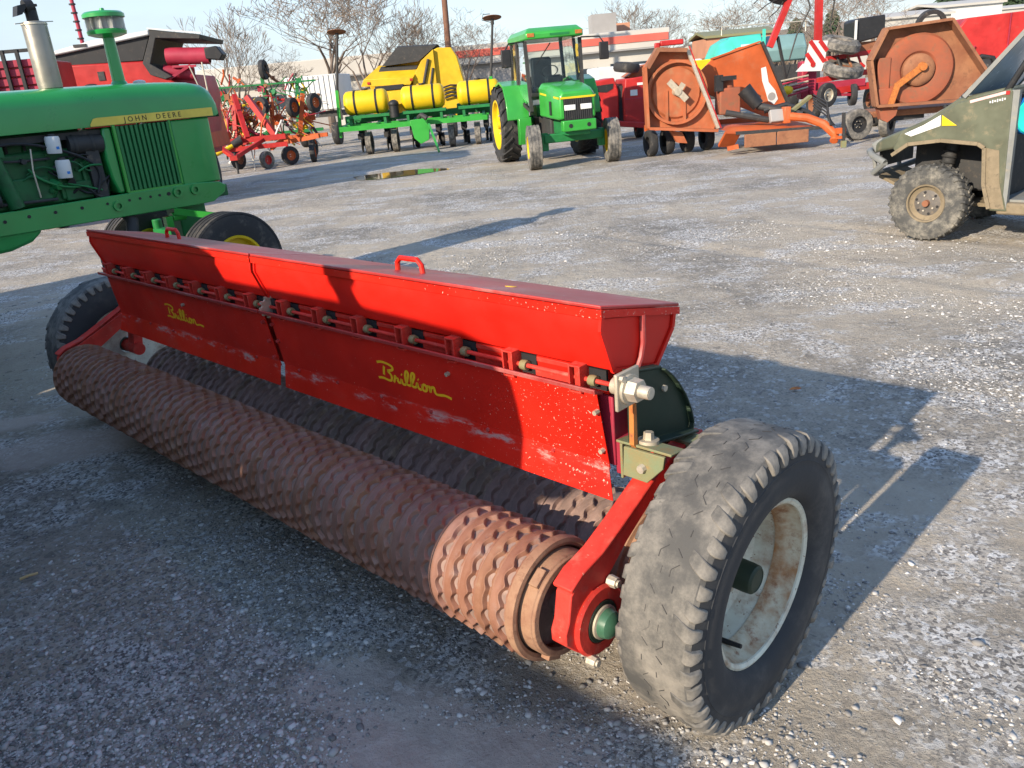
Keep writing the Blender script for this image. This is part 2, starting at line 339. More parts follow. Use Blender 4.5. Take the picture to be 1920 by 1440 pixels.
# ---------------------------------------------------------------- ground
MUDS = [(-.40, 1.76, .28, .24), (-.12, 1.60, .36, .20), (-2.45, 4.15, .55, .28), (-.62, 2.02, .2, .15), (-3.3, 4.6, .7, .2)]
def ground_material():
    """packed tan dust, darker fines, drifts of pale crushed stone, a few smooth mud patches"""
    m, nt, b = _nt('yard_gravel')
    big = _noise(nt, .42, 6, .6, 'World'); big2 = _noise(nt, 1.15, 7, .62, 'World', (1, 1.5, 1)); trk = _noise(nt, .9, 5, .55, 'World', (1.6, .35, 1)); mid = _noise(nt, 6, 8, .7, 'World'); fine = _noise(nt, 70, 6, .75, 'World')
    c = _mix(nt, _ramp(nt, big, .34, .62), (.20, .185, .16), (.40, .345, .27))
    c = _mix(nt, _ramp(nt, trk, .48, .66), c, (.37, .325, .26))                            # wheel-packed lanes
    c = _mix(nt, _ramp(nt, mid, .42, .78), c, (.43, .385, .315))
    g = nt.nodes.new('ShaderNodeNewGeometry')
    def cells(scale):
        v = nt.nodes.new('ShaderNodeTexVoronoi'); v.inputs['Scale'].default_value = scale; nt.links.new(g.outputs['Position'], v.inputs['Vector']); w = nt.nodes.new('ShaderNodeRGBToBW'); nt.links.new(v.outputs['Color'], w.inputs[0]); return w.outputs[0]
    def mul(a, c_):
        q = nt.nodes.new('ShaderNodeMath'); q.operation = 'MULTIPLY'
        for k, v in enumerate((a, c_)):
            if isinstance(v, (int, float)): q.inputs[k].default_value = v
            else: nt.links.new(v, q.inputs[k])
        return q.outputs[0]
    c1 = cells(48); c2 = cells(100); c3 = cells(26)
    patch = _ramp(nt, big2, .50, .60)
    c = _mix(nt, mul(patch, .45), c, (.50, .48, .45))
    c = _mix(nt, mul(patch, _ramp(nt, c1, .42, .80)), c, (.66, .65, .63))
    c = _mix(nt, mul(patch, _ramp(nt, c2, .50, .24)), c, (.17, .16, .15))
    sx0 = nt.nodes.new('ShaderNodeVectorMath'); sx0.operation = 'DISTANCE'; nt.links.new(g.outputs['Position'], sx0.inputs[0]); sx0.inputs[1].default_value = (-1.0, 2.55, 0)
    lm = nt.nodes.new('ShaderNodeMath'); lm.operation = 'MAXIMUM'; nt.links.new(_ramp(nt, big, .60, .36), lm.inputs[0]); nt.links.new(_ramp(nt, sx0.outputs['Value'], 1.5, .5), lm.inputs[1]); loose = lm.outputs[0]      # loose bank of chippings
    c = _mix(nt, mul(loose, mul(_ramp(nt, c2, .5, .2), .7)), c, (.09, .085, .08))
    c = _mix(nt, mul(loose, _ramp(nt, c1, .66, .92)), c, (.50, .49, .47))
    c = _mix(nt, mul(_ramp(nt, fine, .52, .8), .6), c, (.38, .345, .285))
    c = _mix(nt, mul(_ramp(nt, c3, .88, .95), .5), c, (.12, .11, .10))
    # smooth mud patches: soft ellipses broken up by noise
    sx = nt.nodes.new('ShaderNodeSeparateXYZ'); nt.links.new(g.outputs['Position'], sx.inputs[0]); mask = None
    wob = _noise(nt, 3.2, 6, .6, 'World')
    for (x, y, rx, ry) in MUDS:
        def ax(o, c_, r_):
            q = nt.nodes.new('ShaderNodeMath'); q.operation = 'SUBTRACT'; nt.links.new(o, q.inputs[0]); q.inputs[1].default_value = c_; w = nt.nodes.new('ShaderNodeMath'); w.operation = 'DIVIDE'; nt.links.new(q.outputs[0], w.inputs[0]); w.inputs[1].default_value = r_; return mul(w.outputs[0], w.outputs[0])
        q = nt.nodes.new('ShaderNodeMath'); q.operation = 'ADD'; nt.links.new(ax(sx.outputs['X'], x, rx), q.inputs[0]); nt.links.new(ax(sx.outputs['Y'], y, ry), q.inputs[1])
        w = nt.nodes.new('ShaderNodeMath'); w.operation = 'ADD'; nt.links.new(q.outputs[0], w.inputs[0]); nt.links.new(mul(wob, 1.9), w.inputs[1]); f = _ramp(nt, w.outputs[0], 1.95, 1.35)
        if mask is None: mask = f
        else:
            q = nt.nodes.new('ShaderNodeMath'); q.operation = 'MAXIMUM'; nt.links.new(mask, q.inputs[0]); nt.links.new(f, q.inputs[1]); mask = q.outputs[0]
    c = _mix(nt, mul(mask, .72), c, _mix(nt, _ramp(nt, mid, .3, .7), (.40, .335, .29), (.47, .40, .35)))
    nt.links.new(c, b.inputs['Base Color']); b.inputs['Roughness'].default_value = .9; b.inputs['Specular IOR Level'].default_value = .25
    h = nt.nodes.new('ShaderNodeMath'); h.operation = 'ADD'; nt.links.new(mul(c1, 1.0), h.inputs[0]); nt.links.new(mul(fine, .9), h.inputs[1])
    inv = nt.nodes.new('ShaderNodeMath'); inv.operation = 'SUBTRACT'; inv.inputs[0].default_value = 1.0; nt.links.new(mul(mask, .5), inv.inputs[1])
    h2 = nt.nodes.new('ShaderNodeMath'); h2.operation = 'ADD'; nt.links.new(mul(h.outputs[0], inv.outputs[0]), h2.inputs[0]); nt.links.new(mul(mid, 2.6), h2.inputs[1])
    _bump(nt, b, h2.outputs[0], .85, .017)
    return m
GROUND = ground_material()
PUD = (-2.15, 18.7)
def gh(x, y):
    """height of the yard surface: shallow ruts and lumps, flat far away"""
    d = math.hypot(x, y)
    k = max(0., min(1., (30 - d) / 20))
    v = mnoise.noise((x * 2.1, y * 2.1, 0)) * .006 + mnoise.noise((x * 7, y * 7, 3)) * .005 + mnoise.noise((x * 19, y * 19, 9)) * .003
    pu = math.exp(-(((x - PUD[0]) / 1.3) ** 2 + ((y - PUD[1]) / .9) ** 2))
    rut = 0.
    for (ax, ay, bx, by) in ((.9, 9.5, 5.2, 3.2), (2.2, 9.9, 6.2, 4.0), (-3.6, 4.6, -1.2, 5.6), (-3.2, 3.6, -.9, 2.9)):
        dx, dy = bx - ax, by - ay; L2 = math.hypot(dx, dy); t = (x - ax) * dy / L2 - (y - ay) * dx / L2; t += .08 * math.sin(x * 1.7 + y)
        al = ((x - ax) * dx + (y - ay) * dy) / L2 / L2
        if -.1 < al < 1.1: rut += -.016 * math.exp(-(t / .11) ** 2) + .008 * math.exp(-((abs(t) - .20) / .07) ** 2)
    return (v - .008) * k + min(rut, .006) * k - .045 * pu
def axis_pts(lo, hi, fine, far):
    a = list(np.arange(lo, hi, fine)); s = fine; x = a[-1]
    while x < far: s = min(s * 1.22, 60); x += s; a.append(x)
    s = fine; x = a[0]; pre = []
    while x > -far: s = min(s * 1.22, 60); x -= s; pre.append(x)
    return np.array(pre[::-1] + a)
xs = axis_pts(-4.5, 4.5, .035, 900); ys = axis_pts(.6, 8.5, .035, 900)
gv = [(x, y, gh(x, y)) for y in ys for x in xs]; nx = len(xs)
gf = [(j * nx + i, j * nx + i + 1, (j + 1) * nx + i + 1, (j + 1) * nx + i) for j in range(len(ys) - 1) for i in range(nx - 1)]
gme = bpy.data.meshes.new('ground'); gme.from_pydata(gv, [], gf); gme.materials.append(GROUND); gme.shade_smooth()
ground = bpy.data.objects.new('ground', gme); COL.objects.link(ground); ground['kind'] = 'structure'; ground['label'] = 'packed grey gravel yard with pale stone patches'
# puddle
m, nt, b = _nt('puddle_water'); b.inputs['Base Color'].default_value = (.12, .095, .06, 1); b.inputs['Roughness'].default_value = .04; b.inputs['Specular IOR Level'].default_value = .9
pp = [(PUD[0] + 1.05 * math.cos(a) * (1 + .16 * math.sin(3 * a + 1)), PUD[1] + .72 * math.sin(a) * (1 + .2 * math.sin(2 * a)), -.022) for a in [k * math.pi / 20 for k in range(40)]]
pu = bpy.data.objects.new('puddle', bpy.data.meshes.new('puddle')); pu.data.from_pydata(pp, [], [tuple(range(40))]); pu.data.materials.append(m); COL.objects.link(pu); pu['kind'] = 'structure'; pu['label'] = 'shallow muddy puddle on the gravel'
# loose gravel: thousands of small stones in one mesh
def gravel():
    phi = (1 + 5 ** .5) / 2
    ico = np.array([(-1, phi, 0), (1, phi, 0), (-1, -phi, 0), (1, -phi, 0), (0, -1, phi), (0, 1, phi), (0, -1, -phi), (0, 1, -phi), (phi, 0, -1), (phi, 0, 1), (-phi, 0, -1), (-phi, 0, 1)]) / 1.9
    fc = np.array([(0, 11, 5), (0, 5, 1), (0, 1, 7), (0, 7, 10), (0, 10, 11), (1, 5, 9), (5, 11, 4), (11, 10, 2), (10, 7, 6), (7, 1, 8), (3, 9, 4), (3, 4, 2), (3, 2, 6), (3, 6, 8), (3, 8, 9), (4, 9, 5), (2, 4, 11), (6, 2, 10), (8, 6, 7), (9, 8, 1)])
    shapes = []
    for k in range(14):
        s = ico * (1 + RNG.uniform(-.4, .35, (12, 1))) * RNG.uniform(.6, 1.3, 3) * (1, 1, .5); shapes.append(s)
    V = []; F = []; T = []; o = 0; n = 0; N = 105000
    while n < N:
        r = math.exp(RNG.uniform(math.log(1.25), math.log(9.5))); a = RNG.uniform(-.72, .72)
        x, y = r * math.sin(a), r * math.cos(a)
        den = mnoise.noise((x * .9, y * .9, 5)) + .5 * mnoise.noise((x * 2.6, y * 2.6, 8)); den = .05 + .9 * max(0., min(1., (den - .02) / .30))
        # loose stone bank on the shaded near side, bare packed mud beside it
        den += .85 * math.exp(-(((x + 1.0) / .95) ** 2 + ((y - 2.55) / .85) ** 2)) - sum(1.0 * math.exp(-(((x - q[0]) / q[2]) ** 2 + ((y - q[1]) / q[3]) ** 2)) for q in MUDS)
        if RNG.random() > den * 1.0: n += .25; continue
        n += 1
        s = .0034 * math.exp(RNG.normal(0, .48)) * (1 + .07 * r)
        if RNG.random() < .016: s *= 2.0
        s = min(s, .015)
        c, sn = math.cos(q := RNG.uniform(0, 6.3)), math.sin(q)
        v = shapes[int(RNG.integers(14))] * s
        v = np.stack([v[:, 0] * c - v[:, 1] * sn + x, v[:, 0] * sn + v[:, 1] * c + y, v[:, 2] + gh(x, y) + s * .10], 1)
        V.append(v); F.append(fc + o); o += 12; T.append(np.full(12, RNG.random()))
    V = np.vstack(V); F = np.vstack(F); T = np.concatenate(T)
    me = bpy.data.meshes.new('gravel'); me.vertices.add(len(V)); me.vertices.foreach_set('co', V.ravel()); me.loops.add(F.size); me.polygons.add(len(F))
    me.polygons.foreach_set('loop_start', np.arange(0, F.size, 3)); me.loops.foreach_set('vertex_index', F.ravel()); me.update(); me.validate()
    at = me.attributes.new('tint', 'FLOAT', 'POINT'); at.data.foreach_set('value', T.astype(np.float32))
    m, nt, b = _nt('gravel_stone'); an = nt.nodes.new('ShaderNodeAttribute'); an.attribute_name = 'tint'
    rp = nt.nodes.new('ShaderNodeValToRGB'); e = rp.color_ramp.elements; e[0].color = (.13, .125, .12, 1); e[1].color = (.55, .54, .52, 1)
    for p, c in ((.35, (.24, .23, .215, 1)), (.62, (.34, .325, .305, 1)), (.87, (.47, .455, .43, 1))): k = e.new(p); k.color = c
    nt.links.new(an.outputs['Fac'], rp.inputs[0]); nt.links.new(rp.outputs[0], b.inputs['Base Color']); b.inputs['Roughness'].default_value = .85
    me.materials.append(m); o = bpy.data.objects.new('gravel', me); COL.objects.link(o); o['kind'] = 'stuff'; o['label'] = 'loose grey and white crushed stones on the yard'
gravel()
# ---------------------------------------------------------------- the red grass seeder
SL = 3.321
seeder = thing('grass_seeder', 'long red two-box grass seeder with rusty packer rollers in the foreground', 'seeder', (.2729, 1.917, 0), R(-45.6965))
BOXSEC = [(-.060, 1.112), (-.067, 1.071), (-.026, .958), (.157, .916), (.237, 1.001), (.247, 1.046)]
def seed_box(x0, x1, hx, worn):
    bx = part('seed_box', seeder, RED, PR(BOXSEC, x0 + .006, x1 - .006, 'x'), bevel=.003)
    # lid: sheet with turned-down rims, resting on the box
    lz = lambda y: 1.124 - (y + .054) * .2266
    ld = part('lid', bx, REDLID, PR([(-.072, lz(-.072)), (-.072, lz(-.072) + .010), (.262, lz(.262) + .010), (.262, lz(.262))], x0 - .006, x1 + .006, 'x'), bevel=.003)
    part('lid_rim', bx, REDW, PR([(-.0735, lz(-.07) - .024), (-.0735, lz(-.07) - .001), (-.0695, lz(-.07) - .001), (-.0695, lz(-.07) - .024)], x0 - .008, x1 + .008, 'x'),
         PR([(-.068, lz(-.07) - .02), (-.068, lz(-.07) - .001), (.261, lz(.261) - .001), (.261, lz(.261) - .02)], x1 + .001, x1 + .0075, 'x'),
         PR([(-.068, lz(-.07) - .02), (-.068, lz(-.07) - .001), (.261, lz(.261) - .001), (.261, lz(.261) - .02)], x0 - .0075, x0 - .001, 'x'))
    # end sheets with flanged edge and a tube rib
    for xe, s in ((x0, -1), (x1, 1)):
        part('end_sheet', bx, RED, PR([(p[0], p[1]) for p in [(-.050, 1.098), (-.055, 1.072), (-.018, .966), (.152, .927), (.224, 1.003), (.232, 1.04)]], xe - s * .0055, xe - s * .003, 'x'))
        part('end_flange', bx, RED, *[BM((xe - s * .001, a[0], a[1]), (xe - s * .001, b_[0], b_[1]), .012, .008, (1, 0, 0)) for a, b_ in zip(BOXSEC[:-1], BOXSEC[1:])])
        part('tube_rib', bx, REDLID, TB([(xe + s * .003, .098, 1.072), (xe + s * .004, .096, 1.0), (xe + s * .004, .084, .962), (xe + s * .003, .07, .94)], .008, 8))
    zc = lz(.10) + .01
    part('lid_handle', bx, REDW, TB([(hx - .065, .10, zc - .004), (hx - .062, .10, zc + .026), (hx - .045, .10, zc + .042), (hx + .045, .10, zc + .042), (hx + .062, .10, zc + .026), (hx + .065, .10, zc - .004)], .009, 8))
    return bx
JX = -SL / 2
bxr = seed_box(JX + .013, 0, -.922, True)
bxl = seed_box(-SL, JX - .013, -2.70, False)
part('lid_decal', bxr, YEL, TX(CY((0, 0, 0), (0, 0, .0012), .017, None, 14), rx=R(-12.8), loc=(-.43, .07, 1.124 - .124 * .2266 + .0102)))
# wind-shield panels under the boxes
FOLD = [(-.049, .906), (-.0455, .890), (-.018, .672)]
FLNG = [(-.016, .690), (-.0195, .671), (-.035, .594)]
def shield(x0, x1, xa, xb):
    """x0,x1 ends at the lip; flange xa..xb"""
    def slab(sec, xl, xr, th):
        rings = []
        for i, (y, z) in enumerate(sec):
            d = _v(sec[min(i + 1, len(sec) - 1)]) - _v(sec[max(i - 1, 0)]); d /= np.linalg.norm(d); n_ = (-d[1] * -1, d[0] * -1)
            yb, zb = y + abs(d[1]) * th, z + d[0] * th
            rings.append([(xl[i], y, z), (xr[i], y, z), (xr[i], yb, zb), (xl[i], yb, zb)])
        return LOFT(rings)
    s = part('shield_panel', seeder, REDW, slab(FOLD, (x0, x0 + .012, x0 + .008), (x1, x1 - .012, x1 - .002), .004), bevel=.0015)
    part('panel_lip', s, REDLID, PR([(-.050, .900), (-.082, .909), (-.084, .921), (-.078, .9215), (-.076, .915), (-.046, .906)], x0, x1 + .012, 'x'), bevel=.0015)
    fl = part('lower_flange', s, REDW, slab([(y - .004, z) for y, z in FLNG], (x0 + .014, x0 + .012, xa), (x1 - .004, x1 - .002, xb), .004), bevel=.0015)
    k = 0
    x = x0 + .12
    while x < x1 - .08:
        part('flange_bolt', fl, REDLID, CY((x, -.018, .681), (x, -.027, .679), .007, .006, 6)); x += .262
    return s
spr = shield(JX + .004, -.030, JX + .022, -.012)
spl = shield(-SL + .030, JX - .016, -SL + .012, JX - .020)
for x, y, z in ((-.045, -.052, .845), (-.045, -.036, .73), (-.62, -.048, .842), (JX + .03, -.052, .86), (JX + .032, -.042, .79), (JX - .04, -.052, .86), (JX - .042, -.04, .78), (JX - .04, -.032, .71), (-2.42, -.048, .842)):
    part('panel_bolt', spr if x > JX else spl, REDLID if -1.9 < x < -1.5 else STEEL, CY((x, y + .012, z), (x, y - .004, z - .001), .007, None, 6))
# hidden structure under the boxes
part('tool_bar', seeder, REDCAST, B(-SL / 2, .16, .66, SL - .02, .10, .10), B(-SL / 2, .09, .80, SL - .06, .006, .17), bevel=.006)
for x in (-.075, JX, -SL + .075): part('box_support', seeder, REDCAST, B(x, .10, .80, .012, .13, .22), bevel=.003)
part('hopper_floor', seeder, RED, PR([(-.018, .952), (.03, .944), (.03, .880), (-.010, .884)], -SL + .03, -.03, 'x'))
part('end_filler', seeder, MAROON, B(-.052, .045, .775, .045, .085, .20), B(-.02, .06, .70, .03, .10, .10), bevel=.004)
# feed shaft, brackets, cups
part('feed_shaft', seeder, REDCAST, CY((-SL - .02, -.036, .925), (.06, -.036, .925), .0062, None, 10))
bkx = [-.1028 - i * .239 for i in range(7)]; bkx += [-SL - x for x in bkx]
def bracket0():
    return [B(0, -.040, .927, .022, .008, .060), B(-.017, -.036, .927, .005, .046, .072), B(.017, -.036, .927, .005, .046, .072), B(0, -.036, .962, .040, .046, .005), B(0, -.036, .892, .040, .046, .005)]
b0 = part('feed_bracket', seeder, REDCAST, *bracket0(), bevel=.0015); b0.location.x = bkx[0]
c0 = part('shaft_collar', seeder, KHAKI, LA([(.006, -.012), (.0135, -.012), (.015, 0), (.0135, .010), (.006, .010)], 14, (0, -.036, .925), (1, 0, 0))); c0.location.x = bkx[0] + .046
q0 = part('feed_cup', seeder, REDCAST, B(0, -.012, .942, .125, .014, .014), B(0, -.016, .905, .125, .016, .020), bevel=.002); q0.location.x = bkx[0] - .105
h0 = part('feed_opening', seeder, BLACK, B(0, -.0165, .924, .060, .008, .056)); h0.location.x = bkx[0] + .045
for x in bkx[1:]:
    inst(b0, seeder, (x, 0, 0)); inst(c0, seeder, (x + .046, 0, 0)); inst(q0, seeder, (x - .105, 0, 0)); inst(h0, seeder, (x + .045, 0, 0))
part('chain_sprocket', seeder, STEEL, *[CY((JX + .012, -.036, .925), (JX + .020, -.036, .925), .036, None, 12)] + [B(JX + .016, -.036 + math.cos(a) * .038, .925 + math.sin(a) * .038, .014, .010, .010) for a in [k * math.pi / 5 for k in range(10)]])
part('joint_post', seeder, DARK, B(JX + .030, -.024, .925, .020, .012, .060), B(JX, .03, .76, .06, .05, .36), B(JX, .09, 1.0, .05, .22, .10))
# end bearing
eb = part('bearing_plate', seeder, STEEL, B(.047, -.036, .925, .010, .092, .096), bevel=.003)
part('bearing_nut', eb, ZINC, CY((.052, -.036, .925), (.060, -.036, .925), .038, None, 18), CY((.060, -.036, .925), (.088, -.036, .925), .031, .029, 6), CY((.088, -.036, .925), (.118, -.036, .925), .017, .016, 12), CY((.1182, -.036, .925), (.119, -.036, .925), .011, None, 10), bevel=.002)
part('bearing_bolt', eb, ZINC, *[CY((.050, -.036 + a, .925 + c), (.062, -.036 + a, .925 + c), .008, None, 6) for a, c in ((-.03, .035), (.034, -.035))])
part('bearing_bush', eb, STEEL, CY((.008, -.036, .925), (.042, -.036, .925), .022, None, 14))
part('end_plate_orange', seeder, RUSTOR, PR([(.004, .752), (.004, .87), (-.008, .87), (-.012, .760), (.0, .745)], .030, .044, 'x'))
GP = [(.004, .745), (.006, .946), (.140, .918), (.172, .893), (.206, .857), (.238, .812), (.262, .765), (.276, .716), (.268, .695)]
gp = part('end_plate', seeder, DKGREEN, PR(GP, .014, .026, 'x'), PR([(.006, .947), (.140, .919), (.140, .926), (.006, .953)], -.03, .030, 'x'), PR([(.02, .742), (.268, .695), (.27, .702), (.02, .75)], .020, .060, 'x'),
     *[BM((.026, a[0], a[1]), (.026, c[0], c[1]), .006, .03, (1, 0, 0)) for a, c in zip(GP[2:-1], GP[3:])], bevel=.002)
part('plate_bolt', gp, ZINC, CY((.026, .15, .86), (.034, .15, .86), .009, None, 8))
# khaki hitch bracket with bolts
kb = part('frame_bracket', seeder, KHAKI, PR([(.012, .750), (.136, .750), (.131, .716), (.082, .664), (.006, .666)], -.014, -.004, 'y'), PR([(-.004, .7505), (.06, .742), (.06, .749), (-.004, .758)], -.02, .150, 'x'), B(-.004, .05, .70, .008, .11, .10), bevel=.002)
part('bracket_bolt', kb, ZINC, CY((.070, -.014, .704), (.070, -.026, .703), .013, .011, 8)); part('bracket_stud', kb, STEEL, CY((.055, .035, .750), (.055, .036, .762), .028, None, 16), CY((.055, .036, .762), (.055, .038, .782), .015, .013, 6))
part('cross_tube', seeder, KHAKI, BM((-SL - .02, .24, .66), (.12, .24, .66), .06, .06), BM((.11, .22, .66), (.11, .36, .60), .05, .06), bevel=.004)
# rollers --------------------------------------------------------------------
PITCH = .06
def ring_mesh(name, r0, mat, teeth=20, h=.0120, pitch=PITCH, seed=0):
    """one cast ring: a smooth barrel with a single scalloped ridge near its edge, some teeth worn or chipped"""
    rg = random.Random(seed); per = 10; n = teeth * per; V = []; F = []
    poc = [max(0., 1 - abs(2 * (k / per) - 1) ** 1.8 * 1.25) for k in range(per)]; wear = [rg.uniform(.75, 1.1) if rg.random() > .12 else rg.uniform(.35, .7) for _ in range(teeth)]
    for i in range(n):
        a = 2 * math.pi * i / n; q = poc[i % per] * wear[i // per]; u0 = .24 - .26 * q; top = .62 + .30 * (1 - q)
        P = [(-.5, -.12), (-.43, .0), (-.22, .08), (u0 - .14, .16), (u0 - .02, top), (u0 + .03, top * .96), (u0 + .10, -.10 - .95 * q), (u0 + .18, -.12 - .80 * q), (min(u0 + .30, .44), -.10 - .28 * q), (.47, -.04), (.5, -.12)]
        for u, k in P: rr = r0 + h * k; V.append((u * pitch, math.cos(a) * rr, math.sin(a) * rr))
    c_ = 11
    for i in range(n):
        b_ = (i + 1) % n
        for c in range(c_ - 1): F.append((i * c_ + c, b_ * c_ + c, b_ * c_ + c + 1, i * c_ + c + 1))
    return mesh_of(name, [(np.array(V), F)], mat, True, 55)
def roller(yc, zc, r0, xr, count, mats, teeth, lab):
    core = part('packer_roller', seeder, ROLLB, CY((xr - count * PITCH + .01, yc, zc), (xr - .01, yc, zc), r0 * .975, None, 48)); core['label'] = lab
    mes = [ring_mesh('roller_ring', r0, m_, teeth, seed=q) for q, m_ in enumerate(mats)]
    for k in range(count):
        o = bpy.data.objects.new('roller_ring', mes[int(RNG.integers(len(mes)))]); COL.objects.link(o); o.parent = core
        gap = .004 if k in (5, 17, 30, 43) else 0
        o.location = (xr - PITCH / 2 - k * PITCH - gap * .5, yc, zc + RNG.uniform(-.0008, .0008)); o.rotation_euler = (((k % 2) * .5 + int(RNG.integers(teeth)) + RNG.uniform(-.12, .12)) * 2 * math.pi / teeth, 0, 0); o.scale = (1 - gap * 12, 1, 1)
    return core
RY, RZ = -.205, .350
rr = roller(RY, RZ, .164, -.115, 57, (ROLL, ROLL2, ROLL3, ROLL), 20, 'rust-brown notched rear packer roller')
fr = roller(.205, .240, .192, -.10, 54, (ROLLB, ROLLB2, ROLLB), 23, 'dark rusty front packer roller under the shields')
part('end_ring', rr, ROLLT, LA([(.150, -.115), (.171, -.113), (.174, -.100), (.171, -.085), (.160, -.083), (.150, -.088)], 56, (0, RY, RZ), (1, 0, 0)))
part('clamp_ring', rr, ROLLT, LA([(.120, -.10), (.143, -.10), (.143, -.050), (.139, -.047), (.139, -.040), (.122, -.038), (.118, -.05)], 48, (0, RY, RZ), (1, 0, 0)),
     *[TX(B(-.064, 0, .146, .028, .05, .016), rx=a, loc=(0, RY, RZ)) for a in (R(35), R(155), R(275))], bevel=.002)
part('roller_spoke', rr, ROLLB, CY((-.09, RY, RZ), (-.085, RY, RZ), .125, None, 32), CY((-.09, RY, RZ), (.02, RY, RZ), .034, None, 20), CY((-.05, RY, RZ), (-.03, RY, RZ), .055, None, 20))
part('end_ring', fr, ROLLT, LA([(.15, -.10), (.198, -.098), (.198, -.060), (.186, -.055), (.186, -.04), (.15, -.04)], 56, (0, .205, .24), (1, 0, 0)), LA([(.15, -.022), (.178, -.02), (.178, .03), (.15, .032)], 48, (0, .205, .24), (1, 0, 0)))
part('front_axle_stub', fr, ROLLB, CY((-.10, .205, .24), (.08, .205, .24), .04, None, 20))
# cast arms with bearing housings at both ends of the rear roller
def arm(xo, s, vis):
    th = .050
    a, b = sorted((xo, xo + s * th))
    hs = [(RY + math.cos(t) * .112, RZ + math.sin(t) * .126) for t in [R(d) for d in range(-100, 101, 20)]]
    # housing block + swept arm
    sec = [(-.292, .300), (-.250, .262), (-.165, .236), (-.118, .262), (-.108, .330), (-.122, .405), (-.150, .452), (-.07, .512), (.03, .570), (.14, .622), (.30, .650), (.30, .690), (.13, .668), (.03, .618), (-.08, .560), (-.175, .520), (-.262, .500), (-.300, .470), (-.315, .400), (-.330, .372), (-.330, .340)]
    ar = part('roller_arm', seeder, REDCAST, PR(sec, a, b, 'x'), PR([(-.300, .478), (-.262, .503), (-.175, .524), (-.08, .565), (.03, .623), (.13, .674), (.13, .682), (.03, .633), (-.09, .575), (-.18, .535), (-.262, .515), (-.305, .49)], a - .006, b + .006, 'x'), bevel=.006)
    xf = xo + s * th
    part('bearing_flange', ar, REDCAST, LA([(.02, 0), (.095, 0), (.098, .006), (.090, .014), (.06, .016), (.055, .008)], 32, (xf, RY, RZ), (s, 0, 0)))
    part('bearing_seal', ar, DKGREEN, LA([(.0001, .017), (.056, .017), (.060, .010), (.056, .004), (.0001, .004)], 28, (xf, RY, RZ), (s, 0, 0)))
    part('bearing_ring', ar, STEEL, LA([(.040, .016), (.046, .018), (.046, .024), (.040, .026)], 28, (xf, RY, RZ), (s, 0, 0)))
    part('grease_cap', ar, paint('cap_green' + str(s), (.045, .12, .07), .35, .15, scale=12), LA([(.040, .014), (.040, .030), (.036, .046), (.024, .056), (.0001, .060)], 24, (xf, RY, RZ), (s, 0, 0)))
    for t in (R(62), R(242)):
        part('housing_bolt', ar, ZINC, CY((xf + s * .004, RY + math.cos(t) * .104, RZ + math.sin(t) * .104), (xf + s * .030, RY + math.cos(t) * .104, RZ + math.sin(t) * .104), .017, .015, 8), CY((xf + s * .03, RY + math.cos(t) * .104, RZ + math.sin(t) * .104), (xf + s * .036, RY + math.cos(t) * .104, RZ + math.sin(t) * .104), .010, None, 8), bevel=.001)
arm(.004, 1, True); arm(-SL - .235, -1, False)
part('side_sheet', seeder, REDCAST, PR([(-.24, .40), (.26, .68), (.26, .72), (-.24, .505)], -SL - .20, -SL - .192, 'x')); part('wheel_gusset', seeder, REDCAST, PR([(.10, .42), (.22, .46), (.26, .66), (.16, .62)], .062, .10, 'x'))
